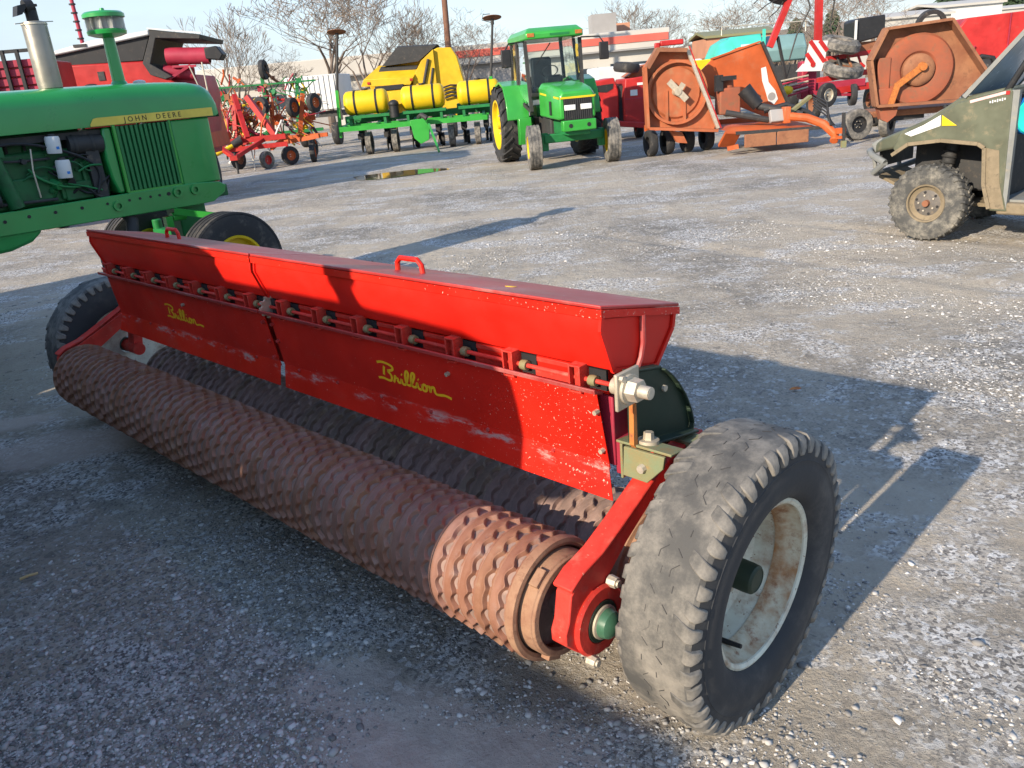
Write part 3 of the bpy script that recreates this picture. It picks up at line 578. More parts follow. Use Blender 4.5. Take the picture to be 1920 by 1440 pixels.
# wheels ----------------------------------------------------------------------
WY, WZ, WR = .117, .400, .402
def seeder_wheel(xi, s, near):
    """tyre from xi outwards (direction s)"""
    W = .222; h = W / 2; xc = xi + s * h; K = .926
    O = (xc, WY, WZ); A = (s, 0, 0); rim = .233
    ty = part('tyre', seeder, TYRE, LA([(r_ * K, a_) for r_, a_ in [(.412, -h * .88), (.426, -h * .80), (.4305, -h * .66), (.431, -h * .3), (.432, 0), (.431, h * .3), (.4305, h * .66), (.426, h * .80), (.412, h * .88)]], 72, O, A, False))
    ty['label'] = 'chunky worn tyre standing at the near end' if near else 'chunky worn tyre at the far end'
    # open carcass: sidewalls
    part('sidewall', ty, TYREW, LA([(r_ * K, a_) for r_, a_ in [(.414, h * .87), (.388, h * .93), (.372, h * .945), (.366, h * .952), (.3645, h * .966), (.361, h * .955), (.345, h * .985), (.310, h * 1.0), (.275, h * .93), (.258, h * .84), (.249, h * .70), (.240, h * .45)]], 72, O, A, False),
         LA([(r_ * K, a_) for r_, a_ in [(.230, -h * .62), (.246, -h * .86), (.31, -h), (.37, -h * .95), (.414, -h * .87)]], 60, O, A, False))
    # strip the caps of the lathes
    for ob in (ty, ty.children[0]):
        bm = bmesh.new(); bm.from_mesh(ob.data); bmesh.ops.delete(bm, geom=[f for f in bm.faces if len(f.verts) > 8], context='FACES'); bm.to_mesh(ob.data); bm.free()
    nl = 46
    def lugm(q):
        # one shoulder block: tread top and a buttress down the sidewall; wheel-local, at angle 0 (top)
        P = lambda a, x, r: (x, math.sin(a) * r * K, math.cos(a) * r * K)
        da = .046; V = []
        sec = [(.46, .4312), (.62, .4335), (.84, .4325), (.94, .424), (1.0, .404), (1.005, .384)]
        ring = []
        for i, (x, r) in enumerate(sec):
            w = da * (.9, 1.05, 1.05, .98, .80, .55)[i]; sk = (.055, .03, .0, -.01, -.012, -.012)[i]
            inner = (.012, .02, .030, .034, .022, .006)[i]
            ring.append([P(sk - w, q * x * h, r), P(sk + w, q * x * h, r), P(sk + w * 1.08, q * (x - (.0 if i < 3 else .12)) * h, r - inner), P(sk - w * 1.08, q * (x - (.0 if i < 3 else .12)) * h, r - inner)])
        return LOFT(ring)
    for q in (1, -1):
        me = None
        for k in range(nl):
            if me is None:
                src = part('tread_lug', ty, TYRE, lugm(q * s), bevel=.003); me = src
                o = src
            else: o = inst(me, ty)
            o.location = O; o.rotation_euler = (2 * math.pi * (k + (.5 if q < 0 else 0)) / nl + RNG.uniform(-.016, .016), 0, 0); rs_ = RNG.uniform(.978, 1.004); o.scale = (RNG.uniform(.95, 1.01), rs_, rs_)
    # worn zig-zag sipes in the middle of the tread
    gs = []
    for lane, off in ((-.12, 0.), (.24, .5)):
        pts = []
        for k in range(76 * 2):
            a = 2 * math.pi * k / (76 * 2); zz = (lane + (.075 if (k // 2 + int(off * 2)) % 2 else -.075)) * h * s
            pts.append((xc + zz, WY + math.sin(a) * .4318 * K, WZ + math.cos(a) * .4318 * K))
        keep = []
        for k in range(len(pts)):
            if (k * 7 + int(lane * 100)) % 11 < 5: gs.append(BM(pts[k], pts[(k + 1) % len(pts)], .0018, .0010, _v(pts[k]) - _v((xc, WY, WZ))))
    part('tread_sipe', ty, SIPE, *gs, smooth=False, kind='stuff')
    KR = K * 1.03
    rm = part('rim', ty, CREAM, LA([(r_ * KR, a_) for r_, a_ in [(.233, h * .56), (.243, h * .66), (.242, h * .73), (.235, h * .75), (.226, h * .70), (.221, h * .42), (.214, h * .34), (.206, h * .22), (.203, -h * .22), (.196, -h * .45), (.180, -h * .56), (.150, -h * .60), (.09, -h * .50), (.055, -h * .48), (.05, -h * .56), (.15, -h * .68), (.20, -h * .62), (.215, -h * .72), (.240, -h * .80)]], 64, O, A))
    part('rust_band', rm, RIMRUST, LA([(r_ * KR - .0007, a_) for r_, a_ in [(.2255, h * .66), (.2208, h * .42), (.2138, h * .34), (.2058, h * .22), (.2032, h * .05)]], 64, O, A))
    part('hub_cap', rm, DKGREEN, LA([(r_ * K, a_) for r_, a_ in [(.044, -h * .6), (.044, h * .30), (.042, h * .46), (.036, h * .51), (.033, h * .515), (.032, h * .50), (.0001, h * .51)]], 28, O, A))
    part('wheel_bolt', rm, STEEL, *[CY((xc - s * h * .58, WY + math.cos(t) * .115, WZ + math.sin(t) * .115), (xc - s * h * .38, WY + math.cos(t) * .115, WZ + math.sin(t) * .115), .013, None, 6) for t in [k * 2 * math.pi / 6 for k in range(6)]])
    vx = xc + s * h * .3
    part('valve_stem', rm, BLACK, CY((xc - s * h * .1, WY + math.cos(R(250)) * .19, WZ + math.sin(R(250)) * .19), (xc + s * h * .5, WY + math.cos(R(250)) * .182, WZ + math.sin(R(250)) * .182), .008, .006, 8))
    part('wheel_spindle', seeder, REDCAST, CY((xi - s * .10, WY, WZ), (xi + s * .10, WY, WZ), .035, None, 16), BM((xi - s * .035, WY, WZ - .03), (xi - s * .035, .17, .66), .05, .08, (1, 0, 0)))
    ty.matrix_basis = Matrix.Translation((xc, WY, 0)) @ Matrix.Rotation(R(2.5) * s, 4, 'Y') @ Matrix.Translation((-xc, -WY, 0))
    return ty
seeder_wheel(.138, 1, True); seeder_wheel(-SL - .33, -1, False)
# tongue lying forward
part('tongue', seeder, REDCAST, BM((-SL / 2 - .5, .25, .62), (-SL / 2, 2.0, .16), .09, .10), BM((-SL / 2 + .5, .25, .62), (-SL / 2, 2.0, .16), .09, .10), BM((-SL / 2, 1.9, .18), (-SL / 2, 2.25, .10), .1, .08))
# script lettering, laid as thin raised ribbons on the shields
STROKES = [[(230, 152), (330, 150), (450, 190), (555, 245), (575, 290), (545, 325), (430, 318)], [(430, 320), (490, 390), (505, 440), (470, 505), (400, 490), (290, 435), (180, 425)], [(380, 235), (350, 300), (325, 385)],
 [(520, 530), (560, 480), (582, 410), (600, 465), (640, 475), (615, 510), (640, 552), (690, 540)], [(690, 540), (722, 480), (712, 545), (740, 590), (790, 585)], [(738, 400), (752, 420)],
 [(790, 585), (860, 490), (905, 400), (880, 350), (835, 385), (805, 490), (812, 580), (860, 612), (905, 600)], [(905, 600), (985, 520), (1035, 430), (1005, 388), (955, 430), (920, 540), (930, 620), (975, 648), (1020, 630)],
 [(1020, 630), (1062, 560), (1050, 630), (1078, 690), (1120, 680)], [(1088, 505), (1102, 525)], [(1150, 625), (1205, 600), (1240, 640), (1235, 700), (1195, 722), (1150, 700), (1145, 650), (1170, 615)], [(1240, 640), (1290, 640)],
 [(1318, 632), (1300, 690), (1304, 745)], [(1304, 728), (1335, 672), (1375, 652), (1402, 672), (1396, 730), (1410, 775), (1450, 792), (1490, 792)], [(1490, 798), (1560, 800), (1640, 825), (1720, 868)]]
STROKES = [[((x - 170) / 1560., (385 - (y - .278 * x)) / 300.) for x, y in st] for st in STROKES]
def smooth_pl(p, it=2):
    p = [_v(q) for q in p]
    for _ in range(it):
        o = [p[0]]
        for a, b in zip(p[:-1], p[1:]): o += [a * .75 + b * .25, a * .25 + b * .75]
        p = o + [p[-1]]
    return p
def script(parent, x0, z0, wdt, drop):
    fz = lambda z: -.0455 + (.890 - z) / .218 * .0275 - .0014     # shield plane
    rib = []
    for st in STROKES:
        q = [(x0 + p[0] * wdt, z0 + p[1] * .062) for p in smooth_pl(st)]
        V = []; F = []
        for i, p in enumerate(q):
            d = _v(q[min(i + 1, len(q) - 1)]) - _v(q[max(i - 1, 0)]); d = d / (np.linalg.norm(d) + 1e-9); n_ = _v((-d[1], d[0])); hw = .0040 * (1.0 + .3 * abs(d[1]))
            for sg in (1, -1):
                e = _v(p) + n_ * hw * sg; V.append((e[0], fz(e[1]), e[1]))
            for sg in (1, -1):
                e = _v(p) + n_ * hw * sg; V.append((e[0], fz(e[1]) + .0008, e[1]))
        for i in range(len(q) - 1):
            a = i * 4; b_ = a + 4
            F += [(a, a + 1, b_ + 1, b_), (a, b_, b_ + 2, a + 2), (a + 1, a + 3, b_ + 3, b_ + 1)]
        rib.append((np.array(V), F))
    part('lettering', parent, YEL, *rib, smooth=False, label='yellow script word Brillion')
script(spr, -1.005, .752, .375, .0); script(spl, -2.66, .752, .375, .0)
# ---------------------------------------------------------------- old green row-crop tractor on the left
def old_tractor(label, loc, rz, plain=False, sc_=1.0):
    T = thing('row_crop_tractor', label, 'tractor', loc, rz); RX = -2.5 if plain else -2.78
    # hood: rounded lofted shell
    def sec(x, zt, hw, zb=1.61, rnd=.13):
        p = []
        for a in range(0, 91, 15): t = R(a); p.append((x, -hw + rnd * (1 - math.sin(R(90 - a) + 0) * 1) * 0 - 0, 0)) if False else None
        pts = [(-hw, zb), (-hw, zt - rnd)] + [(-hw + rnd * (1 - math.cos(R(a))), zt - rnd + rnd * math.sin(R(a))) for a in (22, 45, 68, 90)]
        pts += [(0, zt + .012)] + [(-y, z) for y, z in pts[::-1]]
        return [(x, y, z) for y, z in pts]
    hood = part('hood', T, GRN, LOFT([sec(-2.0, 1.90, .30), sec(-1.3, 1.905, .295), sec(-.6, 1.91, .285), (sec(0, 1.912, .28)), sec(.3, 1.905, .275), sec(.50, 1.895, .272), sec(.60, 1.875, .266), sec(.655, 1.845, .258), sec(.685, 1.79, .25, 1.62), sec(.692, 1.73, .245, 1.635)]), bevel=.008)
    part('nose_cowl', T, GRN, LOFT([[(x, y, z) for y, z in ((-w, 1.07), (w, 1.07), (w, 1.605), (-w, 1.605))] for x, w in ((.22, .268), (.42, .266), (.53, .260), (.585, .242), (.605, .205))]), bevel=.012)
    part('front_grille', T, BLACK, *[B(.611, y, 1.34, .012, .01, .46) for y in np.linspace(-.14, .14, 9)])
    # decal with maker's name on both sides
    for s in (-1, 1):
        y = s * .2885
        d = part('name_decal', T, STRIPEY, PR([(-.44, 1.630), (-.41, 1.670), (-.38, 1.676), (.612, 1.680), (.612, 1.613), (-.44, 1.615)], y - .001, y + .001, 'y'))
        d.rotation_euler = (0, 0, 0)
        tx = text_mesh('JOHN  DEERE', .056, .0008, 0, 1.55)
        wv = tx[0][:, 0].max()
        if s < 0: part('lettering', d, BLACK, place_text(tx, (-.17, y - .0018, 1.627), (1, 0, .004), (0, 0, 1)), smooth=False)
        else: part('lettering', d, BLACK, place_text(tx, (-.17 + wv, y + .0018, 1.624), (-1, 0, 0), (0, 0, 1)), smooth=False)
    # side screens: frame and slats
    for s in (-1, 1):
        y = s * .272
        g = part('side_screen', T, GRND, B(-.03, y - s * .03, 1.34, .46, .01, .52))
        part('screen_frame', g, GRNB, BM((-.265, y, 1.09), (-.265, y, 1.61), .022, .03, (0, 1, 0)), BM((.205, y, 1.09), (.205, y, 1.61), .016, .02, (0, 1, 0)), BM((-.27, y, 1.088), (.21, y, 1.088), .02, .02))
        sl = part('screen_slat', g, GRND, BM((0, y, 1.10), (0, y, 1.60), .012, .022, (1, 0, 0))); sl.location.x = -.235
        for k in range(1, 12): inst(sl, g, (-.235 + k * .0385, 0, 0))
    # frame rails with bolts
    for s in (-1, 1):
        y = s * .262
        rl = part('frame_rail', T, GRN, PR([(-2.1, .93), (-2.1, 1.085), (.30, 1.085), (.54, 1.065), (.60, 1.03), (.58, .97), (.46, .905), (.3, .90)], y - .022, y + .022, 'y'), bevel=.006)
        for x, z, r in [(-1.22, 1.02, .013), (-1.05, 1.03, .013), (-.86, 1.03, .013), (-.66, 1.03, .013), (-.46, 1.03, .011), (-.28, 1.03, .011), (-.19, 1.03, .011), (-.10, 1.03, .011), (-.02, 1.03, .011), (.06, 1.03, .016)]:
            part('rail_bolt', rl, BLACK, CY((x, y + s * .015, z), (x, y + s * .026, z), r, None, 10))
        for x, z in ((-.38, 1.0), (.14, 1.03), (.30, 1.03)):
            part('rail_boss', rl, GRN, LA([(.022, 0), (.042, 0), (.042, .018), (.022, .018)], 14, (x, y + s * .022, z), (0, s, 0)))
    # engine
    part('engine_block', T, ENG, B(-1.05, 0, 1.28, 1.35, .40, .40), B(-1.05, 0, 1.52, 1.25, .26, .14), bevel=.02)
    part('cylinder_head_cover', T, ENG, B(-1.0, .0, 1.59, 1.1, .18, .06), bevel=.02)
    part('engine_rib', T, ENG, *[B(x, -.212, 1.24, .03, .03, .26) for x in (-1.62, -1.34, -1.12, -.74, -.55)], bevel=.008)
    part('side_cover', T, ENG, B(-.97, -.215, 1.20, .30, .03, .20), B(-.62, -.21, 1.16, .22, .035, .14), bevel=.012)
    part('injection_pump', T, ENG, CY((-1.10, -.25, 1.10), (-1.17, -.25, 1.50), .055, .05, 16), B(-1.18, -.24, 1.50, .16, .10, .07), CY((-1.24, -.25, 1.53), (-1.12, -.25, 1.53), .035, None, 12))
    part('pump_bracket', T, ENG, B(-1.30, -.235, 1.40, .08, .07, .30), bevel=.01)
    for i, (x, z0, z1) in enumerate(((-.745, 1.45, 1.575), (-.715, 1.265, 1.40))):
        f = part('fuel_filter', T, WHITE, LA([(.001, 0), (.048, .0), (.052, .008), (.052, z1 - z0 - .012), (.046, z1 - z0), (.001, z1 - z0)], 20, (x, -.27, z0), (0.06, 0, 1)))
        part('filter_cap', f, DARK, CY((x + .004, -.27, z1), (x + .005, -.27, z1 + .018), .03, .024, 12))
        part('filter_mark', f, BLUEJ, B(x + .012, -.322, z0 + .04, .022, .002, .02))
    part('generator', T, DARK, CY((-.62, -.20, 1.50), (-.36, -.20, 1.49), .075, None, 20), CY((-.36, -.20, 1.49), (-.33, -.20, 1.49), .05, None, 16), *[LA([(.076, a), (.080, a + .008), (.080, a + .02), (.076, a + .028)], 20, (-.62, -.20, 1.50), (1, 0, -.03)) for a in (.03, .16)])
    part('radiator_core', T, DARK, B(-.03, 0, 1.345, .56, .46, .50), bevel=.01)
    part('fan_pulley', T, DARK, CY((-.36, 0, 1.34), (-.31, 0, 1.34), .20, None, 24), CY((-.40, -.06, 1.18), (-.36, -.06, 1.18), .12, None, 20))
    part('fan_shroud', T, GRN, PR([(-.33, 1.09), (-.36, 1.2), (-.37, 1.36), (-.35, 1.60), (-.28, 1.60), (-.28, 1.09)], -.262, .262, 'y'), bevel=.015)
    part('water_pump', T, ENG, LA([(.02, -.05), (.10, -.05), (.12, -.02), (.12, .03), (.08, .05)], 20, (-.46, -.13, 1.22), (.5, -1, 0)))
    for pts, r in (([(-.95, -.24, 1.36), (-.9, -.27, 1.28), (-.75, -.27, 1.20), (-.55, -.24, 1.18)], .009), ([(-.60, -.25, 1.30), (-.52, -.27, 1.34), (-.42, -.26, 1.33)], .008), ([(-1.5, -.22, 1.50), (-1.2, -.25, 1.44), (-.98, -.24, 1.42), (-.78, -.24, 1.42)], .010), ([(-.70, -.25, 1.22), (-.6, -.27, 1.19), (-.46, -.26, 1.14)], .007), ([(-1.45, -.23, 1.15), (-1.1, -.25, 1.13), (-.8, -.24, 1.12)], .012)):
        part('fuel_line', T, DARK if r > .009 else GRND, TB(smooth_pl(pts), r, 7))
    rg = random.Random(4)
    part('engine_bolt', T, ENG, *[CY((x, -.20, z), (x, -.225, z), .011, None, 6) for x, z in [(rg.uniform(-1.6, -.5), rg.uniform(1.12, 1.46)) for _ in range(40)]], kind='stuff')
    part('head_stud', T, DARK, *[CY((-1.55 + k * .13, -.14, 1.46), (-1.55 + k * .13, -.14, 1.58), .012, None, 6) for k in range(9)], kind='stuff')
    part('rocker_tube', T, ENG, *[CY((-1.5 + k * .2, -.16, 1.40), (-1.5 + k * .2, -.10, 1.58), .02, None, 8) for k in range(6)], kind='stuff')
    part('dip_stick', T, ZINC, TB([(-.92, -.25, 1.15), (-.93, -.27, 1.35), (-.90, -.25, 1.5)], .006, 6)); part('starter_motor', T, DARK, CY((-1.5, -.24, 1.17), (-1.2, -.24, 1.17), .055, None, 14))
    part('wire_loom', T, BLACK, TB(smooth_pl([(-1.6, -.25, 1.56), (-1.3, -.27, 1.50), (-1.0, -.26, 1.57), (-.6, -.27, 1.44), (-.42, -.25, 1.30), (-.5, -.27, 1.12)]), .011, 6))
    for k in range(14):
        x_, z_ = rg.uniform(-1.55, -.45), rg.uniform(1.14, 1.5); part('engine_fitting', T, (ENG, DARK, ENG, GRND)[k % 4], CY((x_, -.20, z_), (x_ + rg.uniform(-.03, .03), -.20 - rg.uniform(.03, .07), z_ + rg.uniform(-.03, .03)), rg.uniform(.015, .04), rg.uniform(.012, .03), 10))
    for k in range(7):
        x_, z_ = rg.uniform(-1.5, -.6), rg.uniform(1.14, 1.5); part('hose_line', T, (BLACK, ENG)[k % 2], TB(smooth_pl([(x_, -.22, z_), (x_ + .08, -.26, z_ + rg.uniform(-.08, .08)), (x_ + .2, -.25, z_ + rg.uniform(-.12, .12)), (x_ + .3, -.21, z_ + rg.uniform(-.1, .1))]), rg.uniform(.006, .013), 6))
    part('bay_shade_plate', T, DARK, B(-.46, -.12, 1.30, .10, .26, .46), B(-.9, -.12, 1.565, 1.2, .22, .05))  # dark plates added to deepen the shade inside the engine bay
    part('lower_frame', T, ENG, B(-.30, 0, .98, 1.9, .44, .10), bevel=.01)
    part('transmission_case', T, GRN, LOFT([[(x, y, z) for y, z in ((-.26, zb), (.26, zb), (.27, .95), (-.27, .95))] for x, zb in ((-2.3, .76), (-1.22, .80), (-1.06, .84), (-.98, .90))]), bevel=.04)
    part('exhaust_elbow', T, DARK, TB([(-.30, -.18, .95), (-.27, -.22, .86), (-.30, -.24, .76)], .05, 12))
    # stacks
    if not plain:
        mf = part('muffler', T, CHROME, LA([(.05, 0), (.085, .02), (.088, .05), (.088, .46), (.082, .49), (.04, .50)], 24, (-.54, 0, 1.90), (0, 0, 1)))
        part('exhaust_pipe', mf, BLACK, CY((-.54, 0, 2.38), (-.54, 0, 2.49), .042, None, 16), CY((-.58, .0, 2.492), (-.52, .0, 2.50), .05, None, 16), PR([(-.66, 2.43), (-.64, 2.50), (-.58, 2.512), (-.50, 2.512), (-.50, 2.495), (-.58, 2.49), (-.62, 2.44)], -.045, .045, 'y'))
        part('muffler_clamp', mf, ZINC, TB([(-.54 - .15, -.04, 2.375), (-.54, 0, 2.392), (-.54 + .16, .04, 2.40)], .004, 6), LA([(.088, .0), (.092, .0), (.092, .012), (.088, .012)], 24, (-.54, 0, 2.37), (0, 0, 1)))
    else: part('shade_cowl', T, GRN, PR([(-.80, 1.90), (-1.62, 2.10), (-2.6, 2.14), (-2.6, 2.02), (-1.62, 1.88)], -.42, .42, 'y'), bevel=.02)  # raised cowl added only to extend the tractor's shadow on the seed box
    if plain: part('air_stack', T, DARK, CY((0, 0, 1.85), (0, 0, 1.98), .13, .07, 16), CY((0, 0, 1.98), (0, 0, 2.14), .055, None, 16), CY((0, 0, 2.06), (0, 0, 2.15), .075, None, 16))
    else:
        st = part('air_stack', T, GRN, CY((0, 0, 1.90), (0, 0, 2.30), .052, .044, 20), LA([(.052, 0), (.07, .0), (.06, .03), (.05, .04)], 20, (0, 0, 1.905), (0, 0, 1)))
        part('precleaner_base', st, GRN, LA([(.05, 0), (.10, .01), (.145, .025), (.150, .05), (.14, .06)], 28, (0, 0, 2.27), (0, 0, 1)))
        part('precleaner_bowl', st, CLEARP, LA([(.138, 0), (.145, .006), (.145, .085), (.138, .09)], 28, (0, 0, 2.325), (0, 0, 1)))
        part('precleaner_vanes', st, WHITE, CY((0, 0, 2.325), (0, 0, 2.415), .085, None, 18), *[BM((math.cos(a) * .08, math.sin(a) * .08, 2.37), (math.cos(a + .3) * .134, math.sin(a + .3) * .134, 2.37), .004, .085) for a in [k * math.pi / 5 for k in range(10)]])
        part('precleaner_lid', st, GRN, LA([(.14, 0), (.158, .004), (.158, .03), (.14, .045), (.05, .056), (.02, .058), (.016, .075), (.001, .078)], 28, (0, 0, 2.415), (0, 0, 1)))
    part('filler_cap', T, WHITE, LA([(.05, 0), (.05, .018), (.03, .026), (.001, .03)], 18, (.17, 0, 1.915), (0, 0, 1)))
    # front axle, steering, wheels
    part('front_axle', T, GRND, BM((.33, -.60, .60), (.33, .60, .60), .12, .12), B(.33, 0, .80, .26, .22, .34), *[CY((.33, s * .60, .42), (.33, s * .60, .74), .045, None, 14) for s in (-1, 1)], bevel=.01)
    part('tie_rod', T, GRNB, TB([(.48, -.60, .70), (.50, -.30, .74), (.46, .0, .80)], .026, 10), CY((.33, -.60, .72), (.33, -.60, .80), .05, .04, 12), BM((.33, -.60, .75), (.50, -.60, .71), .05, .04), BM((.08, -.28, .88), (.42, -.58, .78), .035, .05))
    part('steering_valve', T, GRNB, CY((.06, -.24, .83), (.18, -.24, .83), .04, None, 12), B(.02, -.25, .80, .06, .06, .09))
    for s in (-1, 1):
        wheel(T, (.26, s * .74, .425), .425, .24, .235, s, TYREB, JDY, ribs=4, n=48, name='front_wheel', disc=.1, bolts=5)
        wheel(T, (RX, s * .86, .82), .82, .46, .46, s, TYREB, JDY, lugs=22, lugh=.05, n=48, name='rear_wheel', disc=.0, lugw=.07)
        part('fender', T, GRN, TX(LA([(.90, -.2), (.92, -.2), (.92, .2), (.90, .2)], 40, (0, 0, 0), (0, 1, 0), True), loc=(RX, s * .80, .86)))
    part('rear_axle', T, GRND, CY((RX, -.7, .82), (RX, .7, .82), .13, None, 16), B(-2.35, 0, .85, .8, .5, .55), bevel=.03)
    part('platform', T, GRN, B(-2.2, 0, 1.05, .9, .9, .05), B(-2.05, 0, 1.55, .12, .56, .75), bevel=.02)
    part('seat', T, SEATM, B(-2.55, 0, 1.42, .42, .5, .12), B(-2.75, 0, 1.66, .12, .5, .42), bevel=.04)
    part('steering_wheel', T, BLACK, TX(LA([(.19, -.012), (.205, 0), (.19, .012), (.178, 0)], 28, (0, 0, 0), (0, 0, 1), True), ry=R(-35), loc=(-2.02, 0, 1.98)), CY((-2.0, 0, 1.8), (-2.02, 0, 1.98), .02, None, 8))
    T.scale = (sc_,) * 3
    return T
old_tractor('green old row-crop tractor with yellow name stripe and tall stacks on the left', (-2.98, 7.2, 0), face_az(42))
# ---------------------------------------------------------------- green cab tractor (also parked behind the photographer)
def cab_tractor(label, loc, rz, sc_=1.0, stack=False):
    T = thing('cab_tractor', label, 'tractor', loc, rz)
    # local: x forward, front axle at x=0; rear axle x=-2.78
    part('hood', T, GRNB, LOFT([[(x, y, z) for y, z in ((-w, zb), (w, zb), (w, zt - .10), (w * .82, zt), (-w * .82, zt), (-w, zt - .10))] for x, w, zb, zt in ((-1.05, .40, .95, 1.60), (-.2, .39, .92, 1.55), (.34, .37, .90, 1.47), (.50, .35, .92, 1.40))]), bevel=.03)
    part('hood_stripe', T, JDY, *[BM((-.9, s * .40, 1.40), (.49, s * .362, 1.30), .012, .035) for s in (-1, 1)], BM((.512, -.34, 1.30), (.512, .34, 1.30), .012, .035))
    g = part('front_grille', T, BLACK, B(.505, 0, 1.08, .02, .56, .40))
    for y in np.linspace(-.25, .25, 13): part('grille_bar', g, DARK, B(.52, y, 1.08, .012, .014, .39))
    for y in (-.16, .16): part('headlight', g, LENS, B(.530, y, 1.12, .02, .22, .10), bevel=.01)
    part('side_vent', T, BLACK, B(-.1, -.398, 1.12, .14, .012, .26))
    wt = part('front_weight_bracket', T, GRNB, B(.50, 0, .79, .20, .66, .20), bevel=.02)
    for y in (-.18, .18): part('bracket_hole', wt, BLACK, CY((.595, y, .79), (.606, y, .79), .04, None, 12))
    part('frame', T, GRND, B(-.35, 0, .74, 1.7, .46, .26), B(.02, 0, .56, .16, 1.20, .17), bevel=.02)
    part('axle_knee', T, GRND, *[B(0, s * .58, .50, .12, .14, .34) for s in (-1, 1)], bevel=.02)
    part('belly', T, DARK, B(-1.4, 0, .72, 1.6, .6, .40), bevel=.03)
    for s in (-1, 1):
        wheel(T, (0, s * .80, .42), .42, .27, .215, s, TYREG, JDY, ribs=4, n=36, name='front_wheel', disc=.2, steer=R(-6), bolts=5)
        wheel(T, (-2.40, s * .90, .80), .80, .46, .52, s, TYREB, JDY, lugs=20, lugh=.05, n=44, name='rear_wheel', disc=.35, lugw=.06, bolts=6)
        part('fender', T, GRNB, PR([(-3.0, 1.40), (-2.75, 1.64), (-2.2, 1.70), (-1.75, 1.60), (-1.50, 1.30), (-1.42, .92), (-1.47, .90), (-1.57, 1.28), (-1.80, 1.55), (-2.2, 1.65), (-2.75, 1.58), (-2.96, 1.38)], s * .55, s * 1.02, 'y'), bevel=.01)
        part('step', T, GRNB, PR([(-1.42, .95), (-1.25, .95), (-1.22, .62), (-1.32, .40), (-1.50, .40), (-1.45, .62)], s * .55, s * .82, 'y'), bevel=.01)
    part('rear_axle', T, GRND, CY((-2.4, -.8, .80), (-2.4, .8, .80), .14, None, 14), B(-2.3, 0, .85, .8, .55, .6), bevel=.03)
    # cab
    P = {'fb': (-1.10, .56, 1.06), 'ft': (-1.22, .58, 2.42), 'mb': (-1.75, .68, 1.30), 'mt': (-1.85, .62, 2.44), 'rb': (-2.72, .60, 1.50), 'rt': (-2.75, .56, 2.44)}
    for s in (-1, 1):
        q = {k: (v[0], v[1] * s, v[2]) for k, v in P.items()}
        part('cab_post', T, DARK, BM(q['fb'], q['ft'], .07, .06)); part('cab_post', T, DARK, BM(q['mb'], q['mt'], .06, .06)); part('cab_post', T, DARK, BM(q['rb'], q['rt'], .07, .07))
        part('cab_sill', T, DARK, BM(q['fb'], q['mb'], .06, .06), BM(q['mb'], q['rb'], .06, .06))
        d = part('door_glass', T, GLASSM, LOFT([[(a[0], a[1] - s * .004, a[2]), (a[0], a[1] + s * .004, a[2])] + [(b[0], b[1] + s * .004, b[2]), (b[0], b[1] - s * .004, b[2])] for a, b in ((q['fb'], q['ft']), (q['mb'], q['mt']))]))
        part('quarter_glass', T, GLASSM, LOFT([[(a[0], a[1] - s * .004, a[2]), (a[0], a[1] + s * .004, a[2])] + [(b[0], b[1] + s * .004, b[2]), (b[0], b[1] - s * .004, b[2])] for a, b in ((q['mb'], q['mt']), (q['rb'], q['rt']))]))
        m_ = part('mirror', T, BLACK, B(-1.02, s * 1.03, 2.12, .06, .20, .34), bevel=.02); part('mirror_arm', m_, BLACK, TB([(-1.2, s * .6, 2.42), (-1.05, s * .95, 2.40), (-1.03, s * 1.03, 2.28)], .016, 6))
    part('windshield', T, GLASSM, LOFT([[(-1.10, -.52, 1.42), (-1.092, -.52, 1.42), (-1.212, -.54, 2.40), (-1.22, -.54, 2.40)], [(-1.10, .52, 1.42), (-1.092, .52, 1.42), (-1.212, .54, 2.40), (-1.22, .54, 2.40)]]))
    part('cowl', T, BLACK, B(-1.10, 0, 1.38, .10, 1.10, .07), bevel=.01)
    part('lower_glass', T, GLASSM, B(-1.09, -.47, 1.20, .01, .16, .30)); part('lower_glass', T, GLASSM, B(-1.09, .47, 1.20, .01, .16, .30))
    rf = part('cab_roof', T, GRNB, LOFT([[(x, y, z) for x, y in ((-.98, -.60), (-.98, .60), (-2.9, .62), (-2.9, -.62))] for z in (2.44, 2.56)] + [[(x, y, 2.66) for x, y in ((-1.15, -.52), (-1.15, .52), (-2.8, .54), (-2.8, -.54))]]), bevel=.03)
    for y in (-.50, .50): part('work_light', rf, RUSTOR, B(-.975, y, 2.52, .02, .14, .07))
    part('roof_badge', rf, GRND, B(-.974, .1, 2.51, .006, .40, .04)); part('rear_wall', T, DARK, B(-2.72, 0, 1.5, .04, 1.0, .5))
    part('seat', T, SEATM, B(-2.2, 0, 1.45, .45, .48, .14), B(-2.42, 0, 1.80, .14, .46, .66), bevel=.05)
    part('dash', T, BLACK, B(-1.32, 0, 1.52, .22, .36, .42), bevel=.04)
    part('steering_wheel', T, BLACK, TX(LA([(.17, -.012), (.185, 0), (.17, .012), (.16, 0)], 24, (0, 0, 0), (0, 0, 1), True), ry=R(-40), loc=(-1.62, 0, 1.82)))
    part('wiper', T, BLACK, TB([(-1.19, -.05, 2.36), (-1.12, -.40, 1.95)], .012, 5))
    if stack: part('exhaust_stack', T, DARK, CY((-.10, -.30, 1.45), (-.10, -.30, 1.62), .09, .06, 14), CY((-.10, -.30, 1.62), (-.10, -.30, 2.0), .038, None, 14), CY((-.10, -.30, 1.80), (-.10, -.30, 2.02), .055, None, 14))
    T.scale = (sc_,) * 3
    return T
cab_tractor('green cab tractor with yellow wheels and black mirrors facing the camera', (1.66, 16.85, 0), face_az(171))

